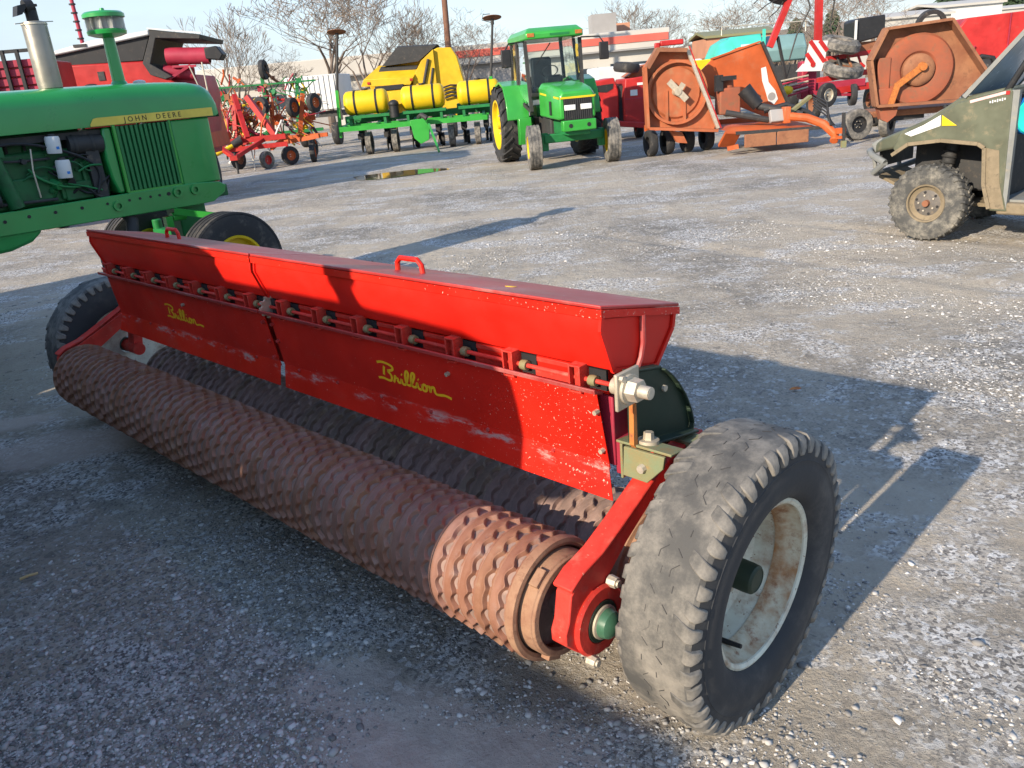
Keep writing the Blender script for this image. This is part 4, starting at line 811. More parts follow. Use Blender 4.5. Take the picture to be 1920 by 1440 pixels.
_s, _f = -2.25, -1.05     # parked left of the photographer; its long shadow lies across the seeder
old_tractor('green old tractor parked behind the camera, shading the near gravel', ((_s + _f) / 2 ** .5, (-_s + _f) / 2 ** .5, 0), face_az(135), True, 1.08)
def shade_wagon():  # out-of-view wagon added to shade the ground left of the seeder
    s_, f_ = -8.2, -1.3
    T = thing('shade_wagon', 'red wagon added as an unseen sun blocker behind the camera beyond the parked tractor', 'wagon', ((s_ + f_) / 2 ** .5, (-s_ + f_) / 2 ** .5, 0), face_az(135))
    part('hopper', T, FRED, LOFT([[(-.9, -.5, .95), (.9, -.5, .95), (.9, .5, .95), (-.9, .5, .95)], [(-1.9, -1.0, 1.55), (1.9, -1.0, 1.55), (1.9, 1.0, 1.55), (-1.9, 1.0, 1.55)], [(-1.9, -1.0, 1.85), (1.9, -1.0, 1.85), (1.9, 1.0, 1.85), (-1.9, 1.0, 1.85)]]), bevel=.02)
    part('chassis', T, DARK, B(0, 0, .8, 3.4, .5, .15), *[BM((x, -.8, .45), (x, .8, .45), .1, .1) for x in (-1.2, 1.2)])
    for x in (-1.2, 1.2):
        for y in (-.85, .85): wheel(T, (x, y, .42), .42, .25, .22, 1 if y > 0 else -1, TYREB, FRED, n=24)
    part('draw_bar', T, DARK, BM((1.4, 0, .7), (3.0, 0, .45), .1, .1))
shade_wagon()

b0 = None
for k, (s_, z_) in enumerate(((-2.2, 0), (-4.842, 0), (-2.2, .918), (-4.842, .918), (-7.484, 0), (-7.484, .918))):
    f_ = -3.1  # unseen bale stack added to block sun passing under the tractor
    T = thing('shade_bale', 'big square straw bale added as an unseen sun blocker behind the camera, ' + ('bottom right', 'bottom middle', 'top right', 'top middle', 'bottom left', 'top left')[k] + ' of the stack', 'shade bale', ((s_ + f_) / 2 ** .5, (-s_ + f_) / 2 ** .5, z_), face_az(135), 'straw bales added behind the camera to cast shade')
    part('bale', T, BALE, B(0, 0, .46, 2.64, .9, .915), bevel=.05)
    for y in np.linspace(-.36, .36, 6): part('twine', T, FRED, BM((-1.325, y, .46), (1.325, y, .46), .012, .935))
# ---------------------------------------------------------------- muddy olive utility vehicle, right edge
def utv():
    T = thing('utility_vehicle', 'muddy olive utility vehicle with knobby tyre at the right edge', 'utility vehicle', (3.87, 7.27, 0), R(90 + 39.7))
    # local: x forward, y left; left front wheel contact at the origin, body centre y=-.62
    cy = -.62
    hw = .60
    # front side panel with wheel arch
    side = [(.36, .80), (.30, .93), (.10, .985), (-.05, 1.09), (-.16, 1.17), (-.56, 1.265), (-.585, 1.24), (-.60, .42), (-.64, .28), (-.50, .28), (-.44, .50), (-.415, .80), (-.36, .835), (-.06, .865), (.22, .835), (.33, .76)]
    for s in (1, -1):
        y = cy + s * hw
        sp = part('front_fender', T, OLIVE, PR(side, y - .03, y + .03, 'y'), bevel=.012, label='mud-splashed olive front fender' if s > 0 else None)
        yy = y + s * .034
        part('arch_lip', sp, MUD, *[BM((a[0], y + s * .02, a[1]), (b[0], y + s * .02, b[1]), .05, .03) for a, b in zip([(-.50, .30), (-.44, .50), (-.415, .80), (-.36, .835), (-.06, .865), (.22, .835), (.36, .74)][:-1], [(-.44, .50), (-.415, .80), (-.36, .835), (-.06, .865), (.22, .835), (.36, .74)])])
        hl = part('headlight', T, LENS, PR([(.26, .925), (.10, .995), (-.04, 1.075), (-.045, .985), (.20, .90)], yy - .006, yy + .004, 'y'), bevel=.004)
        part('turn_signal', hl, JDY, PR([(-.05, 1.075), (-.055, .985), (-.18, .985)], yy - .006, yy + .004, 'y'), bevel=.003)
        if s > 0:
            part('decal', sp, DECALP, B(-.40, yy - .002, 1.205, .28, .003, .022, ('Y', R(13)))); part('decal_tip', sp, FRED, B(-.545, yy - .0015, 1.232, .03, .003, .03))
            part('decal_lettering', sp, WHITE, *[B(-.42 - k * .018, yy - .002, 1.165 + k * .0035, .010, .003, .016 + .008 * (k % 2)) for k in range(7)], smooth=False, kind='stuff')
        part('mud_splash', sp, MUD, PR([(-.445, .48), (-.50, .30), (-.62, .30), (-.56, .52), (-.53, .78), (-.43, .80)], y + s * .028, y + s * .034, 'y'))
        part('door_jamb', T, UTVG, BM((-.60, y, .30), (-.60, y, 1.25), .05, .06, (1, 0, 0)))
        part('rocker', T, MUD, B(-1.2, y - s * .04, .30, 1.30, .12, .10), bevel=.02)
        part('cage_post', T, BLACK, TB([(-.52, y - s * .02, 1.24), (-.85, y - s * .06, 1.88), (-1.0, y - s * .08, 1.93), (-1.9, y - s * .08, 1.92), (-1.95, y - s * .06, 1.0)], .026, 10))
        part('front_spring', T, DARK, CY((.02, y - s * .22, .40), (-.06, y - s * .26, .82), .055, .055, 12), *[LA([(.056, a), (.068, a + .012), (.056, a + .024)], 12, (.02, y - s * .22, .42), (-.18, -s * .1, 1)) for a in (.02, .07, .12, .17, .22, .27, .32)])
        part('suspension_arm', T, MUD, BM((.0, y - s * .05, .33), (.08, y - s * .40, .38), .04, .04), BM((.0, y - s * .05, .33), (-.14, y - s * .40, .38), .04, .04))
        w_ = wheel(T, (0, cy + s * .60, .33), .33, .23, .165, s, UTVT, MUD, lugs=30, lugh=.016, n=40, name='front_wheel', disc=.45, bolts=5, lugw=.026, ang=12, hubc=RUST); part('wheel_disc', w_, UTVD, LA([(.03, .068), (.10, .062), (.125, .052), (.128, .046), (.03, .046)], 30, (0, 0, 0), (0, s, 0))); part('disc_hole', w_, BLACK, *[CY((math.cos(a) * .095, s * .060, math.sin(a) * .095), (math.cos(a) * .095, s * .0665, math.sin(a) * .095), .012, None, 8) for a in [k * 1.047 + .3 for k in range(6)]])
        wheel(T, (-1.98, cy + s * .60, .33), .33, .25, .165, s, UTVT, MUD, lugs=26, lugh=.018, n=32, name='rear_wheel', disc=.55, lugw=.03, ang=12)
    # hood and nose
    part('hood', T, OLIVE, LOFT([[(.66, cy - .36, .80), (.66, cy + .36, .80), (.66, cy + .36, .72), (.66, cy - .36, .72)], [(.52, cy - .50, .875), (.52, cy + .50, .875), (.52, cy + .50, .76), (.52, cy - .50, .76)], [(.30, cy - .585, .955), (.30, cy + .585, .955), (.30, cy + .58, .80), (.30, cy - .58, .80)], [(.08, cy - .57, 1.05), (.08, cy + .57, 1.05), (.08, cy + .57, .92), (.08, cy - .57, .92)], [(-.14, cy - .57, 1.20), (-.14, cy + .57, 1.20), (-.14, cy + .57, 1.0), (-.14, cy - .57, 1.0)], [(-.50, cy - .57, 1.27), (-.50, cy + .57, 1.27), (-.50, cy + .57, 1.0), (-.50, cy - .57, 1.0)]]), bevel=.02)
    part('hood_ridge', T, UTVG, *[BM((.30, cy + k, .965), (-.14, cy + k, 1.21), .05, .02) for k in (-.3, .3)])
    part('hood_bolt', T, BLACK, *[CY((x, cy + k, z - .01), (x, cy + k, z + .012), .02, None, 8) for x, k, z in ((-.12, .40, 1.205), (.0, .46, 1.135))])
    part('nose_grille', T, UTVG, B(.60, cy, .80, .12, .80, .10, ('Y', R(30))), bevel=.015); part('nose_vent', T, BLACK, B(.60, cy, .68, .03, .66, .16))
    part('bumper', T, UTVG, TB([(.46, cy + .54, .66), (.60, cy + .50, .72), (.72, cy + .32, .74), (.72, cy - .32, .74), (.60, cy - .50, .72), (.46, cy - .54, .66)], .03, 10), TB([(.46, cy + .54, .66), (.60, cy + .46, .56), (.68, cy + .24, .52), (.68, cy - .24, .52), (.60, cy - .46, .56), (.46, cy - .54, .66)], .028, 10), *[CY((.715, cy + k, .74), (.675, cy + k, .52), .022, None, 8) for k in (-.25, .25)])
    part('skid_plate', T, MUD, LOFT([[(.62, cy - .3, .52), (.62, cy + .3, .52), (.62, cy + .3, .49), (.62, cy - .3, .49)], [(.10, cy - .34, .30), (.10, cy + .34, .30), (.10, cy + .34, .27), (.10, cy - .34, .27)], [(-1.9, cy - .5, .30), (-1.9, cy + .5, .30), (-1.9, cy + .5, .27), (-1.9, cy - .5, .27)]]))
    part('inner_frame', T, DARK, B(-.05, cy, .60, .75, .46, .44), B(-.52, cy, .75, .04, 1.1, .9), bevel=.02)
    part('floor', T, UTVG, B(-1.1, cy, .35, 1.1, 1.1, .04))
    part('windshield', T, SKYPANE, LOFT([[(-.20, cy - .55, 1.22), (-.20, cy + .55, 1.22), (-.212, cy + .55, 1.222), (-.212, cy - .55, 1.222)], [(-.72, cy - .50, 1.84), (-.72, cy + .50, 1.84), (-.732, cy + .50, 1.842), (-.732, cy - .50, 1.842)]]))
    part('windshield_frame', T, UTVG, *[BM((-.19, cy + s * .57, 1.21), (-.74, cy + s * .52, 1.87), .03, .035) for s in (-1, 1)], BM((-.73, cy - .52, 1.86), (-.73, cy + .52, 1.86), .03, .03))
    part('dash', T, BLACK, B(-.56, cy, 1.10, .20, 1.0, .22), bevel=.04)
    part('bench_seat', T, SEATM, B(-1.45, cy, .78, .5, 1.1, .16), B(-1.70, cy, 1.12, .14, 1.1, .55), bevel=.05)
    part('seat_base', T, BLACK, B(-1.4, cy, .52, .55, 1.1, .34))
    part('cargo_bed', T, OLIVE, B(-2.15, cy, .82, .8, 1.2, .06), *[B(-2.15, cy + s * .6, 1.0, .8, .04, .32) for s in (-1, 1)], B(-2.55, cy, 1.0, .04, 1.2, .32), bevel=.01)
    part('steering_wheel', T, BLACK, TX(LA([(.16, -.012), (.175, 0), (.16, .012), (.15, 0)], 24, (0, 0, 0), (0, 0, 1), True), ry=R(-50), loc=(-.80, cy + .3, 1.18)))
    j = tag(part('water_jug', None, TEALJ, LA([(.001, 0), (.11, 0), (.12, .02), (.12, .12), (.10, .16), (.05, .20), (.04, .24), (.001, .245)], 20)), 'blue and teal drink jug inside the utility vehicle', 'jug')
    part('jug_band', j, BLUEJ, LA([(.121, .0), (.1225, .0), (.1225, .075), (.121, .075)], 20))
    M_ = Matrix.Translation((3.87, 7.27, 0)) @ Matrix.Rotation(R(129.7), 4, 'Z'); j.location = M_ @ Vector((-.70, -.12, 1.04)); j.scale = (1.1, 1.1, 1.25)
    return T
DECALP = paint('decal_pink', (.62, .38, .36), .4, .1, scale=9)
UTVD = paint('utv_wheel_disc', (.10, .09, .08), .5, .5, (.25, .19, .12), .1, scale=14)
UTVT = rubber('utv_tyre', (.05, .05, .047), (.235, .215, .175), .62, 9)
utv()
# ---------------------------------------------------------------- machines across the yard (local x right, y away, z up)
def far_wheel(T, c, Rr, w, rim, rimm=None, ty=None, rz=R(90), name='wheel', rimr=None, **k):
    t = wheel(T, c, Rr, w, rimr or Rr * .52, -1, ty or TYREB, rimm or DARK, n=26, name=name, disc=.3, **k); t.rotation_euler = (0, 0, rz); return t
def red_combine():
    T = thing('combine_harvester', 'red combine body with white top and dark auger opening behind the left tractor', 'combine', (-6.7, 17, 0), R(4))
    part('body', T, FRED, PR([(-1.9, .9), (-1.75, 2.72), (.20, 2.66), (.62, 2.30), (.9, 2.1), (1.0, .9)], 0, 2.4, 'y'), bevel=.03)
    part('side_band', T, BLACK, PR([(-1.70, 2.70), (-1.62, 2.88), (.42, 3.10), (.20, 2.67)], .03, 2.3, 'y'), bevel=.01)
    part('roof_cover', T, WHITE, LOFT([[(-1.75, y, 2.80), (-1.62, y, 2.92), (-.6, y, 3.10), (.44, y, 3.19), (.44, y, 3.10), (-1.62, y, 2.86)] for y in (-.05, 2.4)]), bevel=.03)
    part('roof_latch', T, DARK, B(-.86, -.06, 3.02, .24, .02, .05))
    op = part('tank_hood', T, DARK, PR([(.44, 3.20), (.44, 3.08), (.20, 2.62), (.30, 2.40), (.55, 2.30), (.70, 2.34), (.56, 2.44), (.34, 2.60), (.54, 3.04), (1.35, 2.96), (1.38, 3.04)], -.04, 1.9, 'y'), bevel=.01)
    part('hood_trim', op, WHITE, BM((.44, -.05, 3.215), (1.40, -.05, 3.06), .03, .025), BM((.44, -.05, 3.215), (.44, 1.9, 3.215), .03, .02))
    a = part('unloading_auger', T, MAROON, LA([(.13, 0), (.155, 0), (.155, .80), (.13, .80), (.13, .06)], 24, (.62, .18, 2.72), (1, 0, -.07)), LA([(.10, 0), (.125, 0), (.125, .55), (.10, .55), (.10, .05)], 22, (.50, .22, 2.46), (1, .1, -.16)), BM((.7, .1, 2.52), (1.15, .1, 2.50), .05, .04), BM((.6, .05, 2.3), (1.05, .1, 2.52), .05, .05))
    part('auger_mouth', a, BLACK, CY((.615, .18, 2.72), (.625, .18, 2.72), .135, None, 22), CY((.495, .22, 2.46), (.505, .22, 2.46), .102, None, 20))
    part('auger_boot', a, BLACK, PR([(1.38, 2.80), (1.62, 2.82), (1.72, 2.66), (1.64, 2.56), (1.38, 2.60)], .0, .36, 'y'), bevel=.02)
    part('lower_housing', T, MAROON, PR([(.60, 2.30), (1.05, 2.36), (1.10, 2.0), (.9, .8), (.6, .8)], .3, 1.9, 'y'), bevel=.02)
    part('grab_rail', T, ZINC, TB([(1.30, -.02, 2.55), (1.30, -.02, 1.9)], .014, 6), TB([(1.05, -.02, 2.50), (1.18, -.02, 2.0)], .012, 6))
    part('side_window', T, DARK, B(-.62, -.006, 2.46, .12, .02, .16)); part('side_lamp', T, BLACK, EL((-.85, -.03, 2.29), (.14, .05, .05)))
    for x, r in ((-1.0, .75), (.9, .5)): far_wheel(T, (x, .2, r), r, .4, 0, FRED)
red_combine()
def slat_wagon():
    T = thing('forage_wagon', 'red forage wagon with black upright bars at the far left', 'wagon', (-7.9, 14, 0), R(8))
    part('box_side', T, FRED, B(-.4, .8, 1.75, 2.6, 1.5, 1.85), bevel=.02)
    s0 = part('side_board', T, MAROON, B(-.4, .03, 0, 2.6, .03, .11), bevel=.01); s0.location.z = 1.0
    for k in range(1, 13): inst(s0, T, (0, 0, 1.0 + k * .135))
    b0 = part('upright_bar', T, BLACK, B(0, -.02, 1.80, .05, .06, 2.05)); b0.location.x = .82
    for k in range(1, 8): inst(b0, T, (.82 - k * .215, 0, 0))
    part('top_rail', T, BLACK, BM((-1.7, -.01, 2.80), (.92, -.01, 2.80), .05, .05))
    for x in (-1.2, .5): far_wheel(T, (x, .2, .4), .4, .25, 0, FRED)
slat_wagon()
# --- hay tedders and rake, folded and parked tight together
def rotor(T, c, n_, r, mat, tm, k=6, tl=.42):
    d, s, u = _frame(_v(n_)); c = _v(c); ar = []; ti = []
    for i in range(k):
        a = 2 * math.pi * i / k + .3; e = c + (s * math.cos(a) + u * math.sin(a)) * r; ar.append(TB([c, c + (e - c) * .55 + d * .05, e], .018, 6))
        tg = -s * math.sin(a) + u * math.cos(a)
        for q in (-.05, .05): ti.append(TB([e + tg * q, e + tg * q + d * tl * .5 + tg * .03, e + tg * (q * 1.4 + .09) + d * tl], .008, 5))
    rt = part('rotor', T, mat, CY(c - d * .06, c + d * .06, .12, .10, 14), *ar)
    part('tine', rt, tm, *ti, smooth=False, kind='stuff')
def tedder(label, loc, rz, mat, rimm, tm, arms, wheels, frame, rot):
    T = thing('hay_tedder', label, 'hay tedder', loc, rz, 'hay tools parked by the left tractor')
    for f in frame: part('frame_tube', T, mat, BM(f[0], f[1], f[2], f[2]))
    for a in arms: part('fold_arm', T, mat, BM(a[0], a[1], a[2], a[2] * 1.3))
    for w in wheels: far_wheel(T, w[0], w[1], .16, 0, rimm, rz=w[2])
    for r_ in rot: rotor(T, r_[0], r_[1], r_[2], mat, tm)
    return T
tedder('orange folded hay tedder with two raised orange-rimmed wheels', (-6.0, 25.0, 0), R(0), TORG, TORG, TWIG,
  [((-1.2, 0, .8), (-1.35, .1, 2.0), .09), ((.5, 0, .8), (.75, .1, 1.9), .09), ((-.3, 0, .8), (-.2, .2, 1.75), .08)],
  [((.45, -.15, 1.55), .27, R(70)), ((1.05, .0, 1.62), .27, R(62)), ((-.45, -.1, 1.66), .26, R(150)), ((.85, -.3, .27), .27, R(95)), ((.25, -.6, .26), .26, R(40))],
  [((-1.6, 0, .75), (1.3, 0, .72), .11), ((-.2, -.8, .5), (.1, .3, .8), .09), ((.1, -.3, .62), (1.15, -.5, .72), .12)],
  [((-1.0, .1, 1.45), (.4, -1, .2), .75), ((-.1, .25, 1.30), (-.3, -1, .1), .7), ((.7, .35, 1.15), (.5, -1, 0), .7), ((-1.55, .4, 1.1), (.2, -1, 0), .7)])
tedder('green-tined hay tedder folded high with one black wheel up top', (-6.9, 27.5, 0), R(5), GRND, DARK, TWIG,
  [((-1.4, 0, .8), (-1.5, .1, 2.3), .08), ((.8, 0, .8), (1.0, .1, 2.3), .08), ((-.1, 0, .8), (-.05, .1, 2.5), .08)],
  [((.05, .05, 2.72), .30, R(78)), ((-1.2, 0, .3), .3, R(80)), ((1.2, 0, .3), .3, R(80))],
  [((-1.9, 0, .8), (1.6, 0, .8), .1), ((-1.9, 0, 2.3), (1.6, 0, 2.28), .05)],
  [((-1.3, .1, 2.0), (.2, -1, .3), .62), ((.2, .1, 2.05), (-.1, -1, .3), .62), ((1.1, .1, 1.9), (.2, -1, .3), .6)])
tedder('red hay tedder behind the others with wide folded rotors', (-8.2, 24.8, 0), R(-6), FRED, RUST, TWIG,
  [((-.6, 0, .7), (-.7, .1, 1.9), .09), ((.9, 0, .7), (1.0, .1, 1.75), .09)], [((-.9, -.2, .28), .28, R(75)), ((.95, -.2, .28), .28, R(75))],
  [((-1.3, 0, .7), (1.3, 0, .7), .1)], [((-.6, 0, 1.35), (.3, -1, .1), .7), ((.7, .1, 1.3), (-.2, -1, .2), .7)])
def tangle(T, n, x0, x1, y0, y1, z0, z1, seed):
    rg = random.Random(seed); mats = (TORG, FRED, WHITE, JDY, DARK, GRND, STEEL, TORG, RUST, MAROON)
    for k, m_ in enumerate(mats):
        S = []
        for _ in range(n):
            a = _v((rg.uniform(x0, x1), rg.uniform(y0, y1), rg.uniform(z0, z1))); d = _v((rg.uniform(-.5, .5), rg.uniform(-.2, .2), rg.uniform(-.55, .55))); b = a + d * .55 + _v((rg.uniform(-.1, .1), 0, rg.uniform(-.1, .1))); S.append(TB([a, b, a + d], rg.choice((.014, .02, .03, .045)), 6))
            if rg.random() < .3: S.append(B(*(a + d * .5), rg.uniform(.08, .2), .08, rg.uniform(.08, .2)))
        part('tine_bundle', T, m_, *S, smooth=False, kind='stuff')
_T = [o for o in COL.objects if o.name.startswith('hay_tedder')]
tangle(_T[0], 9, -1.6, .9, -.2, .8, .6, 1.7, 1); tangle(_T[1], 6, -1.8, 1.3, 0, .6, 1.2, 2.4, 2); tangle(_T[2], 9, -1.2, 1.2, -.2, .6, .6, 1.75, 3)
def hay_rake():
    T = thing('hay_rake', 'bright red hay rake with V-shaped tongue and yellow drive shaft', 'hay rake', (-6.9, 22.9, 0), R(0), 'hay tools parked by the left tractor')
    part('tongue_bar', T, FRED, BM((-.75, 1.0, .78), (.05, -.15, .42), .10, .10)); part('tongue_bar', T, FRED, BM((.65, 1.0, .80), (.05, -.15, .42), .10, .10))
    part('cross_bar', T, FRED, BM((-1.5, .95, .80), (1.25, .95, .82), .12, .14)); part('main_beam', T, FRED, BM((.2, .9, .85), (-.15, 1.6, 2.0), .12, .16)); part('raised_boom', T, FRED, BM((.95, 1.2, .75), (.25, 1.4, 1.95), .13, .15)); part('lower_beam', T, FRED, BM((-1.4, .7, .58), (1.3, .8, .62), .09, .12))
    part('drive_shaft', T, JDY, CY((-.75, .3, .45), (-.1, .75, .74), .055, None, 12)); part('shaft_guard', T, DARK, CY((-.2, .68, .72), (.02, .82, .82), .09, .12, 14))
    part('parking_jack', T, DARK, CY((.06, -.1, 0), (.06, -.1, .55), .03, None, 8)); part('parking_stand', T, ZINC, CY((.42, .3, .02), (.36, .5, .6), .02, None, 8))
    far_wheel(T, (.66, .75, .24), .24, .15, 0, FRED, TYREG, R(60)); far_wheel(T, (-1.3, .85, .24), .24, .15, 0, FRED, TYREG, R(75))
    part('gear_case', T, FRED, B(-.5, 1.0, .95, .4, .3, .26), bevel=.04); part('hitch_plate', T, FRED, B(.05, -.15, .42, .2, .2, .12))
    for k, (x, z) in enumerate(((-1.2, 1.1), (-.9, 1.35), (-.4, 1.5), (.5, 1.2), (.9, 1.0))): part('tine_arm', T, (WHITE, JDY, MAROON, TORG, WHITE)[k], TB([(x, 1.1, .8), (x + .1, 1.15, z), (x + .28, 1.1, z + .25)], .025, 6))
hay_rake()
def box_trailer():
    T = thing('box_trailer', 'white ribbed box trailer beyond the hay tools', 'trailer', (-6.0, 33, 0), R(-6))
    part('box', T, WHITE, B(-.6, 1.2, 1.95, 2.0, 2.2, 1.25), bevel=.02)
    r0 = part('rib', T, WHITE, B(0, .085, 1.95, .05, .05, 1.22)); r0.location.x = -1.5
    for k in range(1, 10): inst(r0, T, (-1.5 + k * .2, 0, 0))
    part('chassis', T, DARK, B(-.6, 1.2, 1.15, 2.0, 1.6, .2)); part('tail_frame', T, DARK, B(.42, .1, 1.6, .06, .08, 1.4))
    for x in (-1.2, .1): far_wheel(T, (x, .3, .42), .42, .28, 0)
box_trailer()
# --- planter with yellow tanks
def planter():
    T = thing('row_planter', 'green row planter carrying three long yellow tanks and upright markers', 'planter', (-2.2, 26.0, 0), R(0))
    part('tool_bar', T, GRNB, BM((-2.25, 0, .82), (2.25, 0, .80), .16, .16)); part('front_bar', T, GRNB, BM((-2.2, -.6, .80), (2.2, -.6, .78), .12, .14)); part('rear_bar', T, GRND, BM((-2.2, .7, 1.0), (2.2, .7, 1.0), .12, .18))
    for x in (-2.1, -1.1, 0, 1.1, 2.1): part('cross_member', T, GRND, BM((x, -.6, .80), (x, .8, .9), .09, .11))
    for k, (x0, x1) in enumerate(((-2.05, -.72), (-.33, .98), (1.36, 2.64))):
        t = part('liquid_tank', T, YTANK, LA([(.001, 0), (.16, .0), (.27, .03), (.33, .09), (.345, .16), (.345, x1 - x0 - .16), (.33, x1 - x0 - .09), (.27, x1 - x0 - .03), (.16, x1 - x0), (.001, x1 - x0)], 28, (x0, 0, 1.50), (1, 0, 0)))
        for f in (.26, .74):
            xx = x0 + (x1 - x0) * f; part('tank_strap', t, BLACK, LA([(.347, -.03), (.355, -.03), (.355, .03), (.347, .03)], 28, (xx, 0, 1.50), (1, 0, 0)))
        part('tank_lid', t, BLACK, CY(((x0 + x1) / 2, 0, 1.84), ((x0 + x1) / 2, 0, 1.89), .09, None, 14)); part('tank_cradle', t, GRND, B((x0 + x1) / 2, 0, 1.10, x1 - x0, .5, .08), *[B(x0 + .15 + j * (x1 - x0 - .3), 0, 1.0, .08, .4, .3) for j in (0, 1)])
    for k, x in enumerate((-1.75, -.95, -.15, .65, 1.45, 2.15)):
        u = part('row_unit', T, DARK, B(x, .9, .62, .18, .6, .34), B(x, 1.1, .35, .10, .5, .3), bevel=.02); part('opener_disc', u, STEEL, CY((x - .05, .7, .22), (x - .03, .7, .22), .2, None, 20)); part('gauge_wheel', u, TYREB, CY((x + .06, .8, .20), (x + .15, .8, .20), .20, None, 20)); part('unit_spring', u, DARK, B(x, .35, .52, .12, .4, .16)); part('seed_hopper', u, GRND, B(x, 1.0, 1.0, .34, .4, .42), bevel=.03); part('press_wheel', u, DARK, CY((x - .04, 1.4, .16), (x + .04, 1.4, .16), .16, None, 16))
    for x in (-1.44, -.64, 1.08, 1.87): far_wheel(T, (x, -.1, .33), .33, .18, 0, DARK, TYREG, R(88), 'ground_wheel', ribs=3)
    h = part('hitch', T, GRNB, PR([(-.05, .90), (.35, .92), (.5, .70), (.45, .32), (.2, .22), (.02, .4)], -1.2, -1.0, 'y'), BM((.2, -1.1, .55), (.2, -.5, .78), .2, .2), bevel=.01); part('hitch_jack', h, GRNB, BM((.50, -1.3, .75), (.78, -2.6, .06), .05, .06)); part('hose_bundle', h, DARK, TB([(.2, -.9, .95), (.3, -1.1, 1.02), (.45, -1.15, .92)], .07, 8)); part('pump', T, BLACK, CY((-.55, -.3, 1.0), (-.55, -.3, 1.35), .14, None, 14), EL((-.55, -.3, 1.38), (.16, .16, .12)))
    for s, x, tilt in ((-1, -2.28, .33), (1, 2.35, .25)):
        a = part('marker_arm', T, GRNB, BM((x, -.1, .55), (x + tilt * .25, -.1, 1.9), .09, .09)); part('marker_tube', a, DARK, CY((x + tilt * .25, -.1, 1.85), (x + tilt, -.1, 3.35), .045, .035, 10)); d = part('marker_disc', a, RUST, TX(LA([(.001, .04), (.10, .03), (.28, 0), (.28, .01), (.1, .045), (.001, .055)], 22), rx=R(78), loc=(x + tilt, -.1, 3.48))); part('disc_hub', a, DARK, CY((x + tilt, -.1, 3.3), (x + tilt, -.1, 3.46), .05, None, 8), TB([(x + tilt, -.1, 3.35), (x + tilt - .3, -.05, 3.45), (x + tilt - .25, 0, 3.6), (x + tilt - .05, 0, 3.6)], .012, 5))
planter()
def round_baler():
    T = thing('round_baler', 'yellow round baler with dark belt roof behind the planter', 'baler', (-2.5, 31, 0), R(0))
    part('baler_body', T, YBALE, PR([(-1.6, 1.0), (-1.6, 2.0), (-1.15, 2.35), (-.5, 2.62), (.95, 2.98), (.95, .9)], .3, 2.0, 'y'), bevel=.02)
    part('tail_gate', T, YBALE, PR([(.78, .9), (.80, 2.98), (.98, 3.05), (1.45, 3.02), (1.62, 2.72), (1.78, 1.90), (1.68, 1.1), (1.4, .7)], -.05, 2.3, 'y'), bevel=.03)
    rf = part('belt_roof', T, DARK, LOFT([[(-1.05, -.05, 2.60), (-.45, -.05, 3.18), (.95, -.02, 3.13), (.25, -.05, 2.66)], [(-1.02, .05, 2.64), (-.42, .05, 3.22), (.98, .08, 3.17), (.28, .05, 2.70)], [(-1.0, 2.0, 2.64), (-.42, 2.0, 3.22), (.98, 2.0, 3.17), (.28, 2.0, 2.7)]]))
    part('front_panel', T, YBALE, LOFT([[(-1.85, -.35, 1.98), (-1.72, -.35, 2.22), (.05, -.35, 2.16), (-.1, -.35, 1.90)], [(-1.3, .35, 2.56), (-1.2, .4, 2.66), (.35, .4, 2.64), (.35, .35, 2.5)]]), bevel=.02)
    part('side_panel', T, YBALE, PR([(-.10, 1.6), (.05, 2.2), (.36, 2.66), (.82, 3.0), (.82, 1.5)], -.2, .2, 'y'), bevel=.01); part('front_opening', T, BLACK, B(-.85, -.25, 1.88, 1.0, .3, .16)); part('lower_panel', T, YBALE, B(-.85, -.1, 1.55, 1.7, .5, .5), bevel=.02); part('vent_strip', T, DARK, LOFT([[(-1.2, .02, 2.42), (-1.1, .02, 2.56), (.2, .02, 2.5), (.1, .02, 2.36)], [(-1.2, .1, 2.46), (-1.1, .1, 2.6), (.2, .1, 2.54), (.1, .1, 2.40)]]))
    for x in (-1.55, -.05): part('marker_lamp', T, FRED, B(x, -.37, 2.08, .10, .03, .08))
    part('hydraulic_ram', T, DARK, CY((.3, -.25, 1.7), (.62, -.25, 2.7), .05, None, 10), CY((.55, -.22, 1.6), (.75, -.22, 2.4), .04, None, 8))
    part('belt_coil', T, BLACK, *[TB([(1.0, -.15, 1.35 + k * .12), (1.3, -.18, 1.42 + k * .12), (1.7, -.15, 1.38 + k * .12)], .035, 6) for k in range(4)], smooth=True)
    for x in (-1.0, 1.2): far_wheel(T, (x, .2, .45), .45, .35, 0, YBALE)
round_baler()
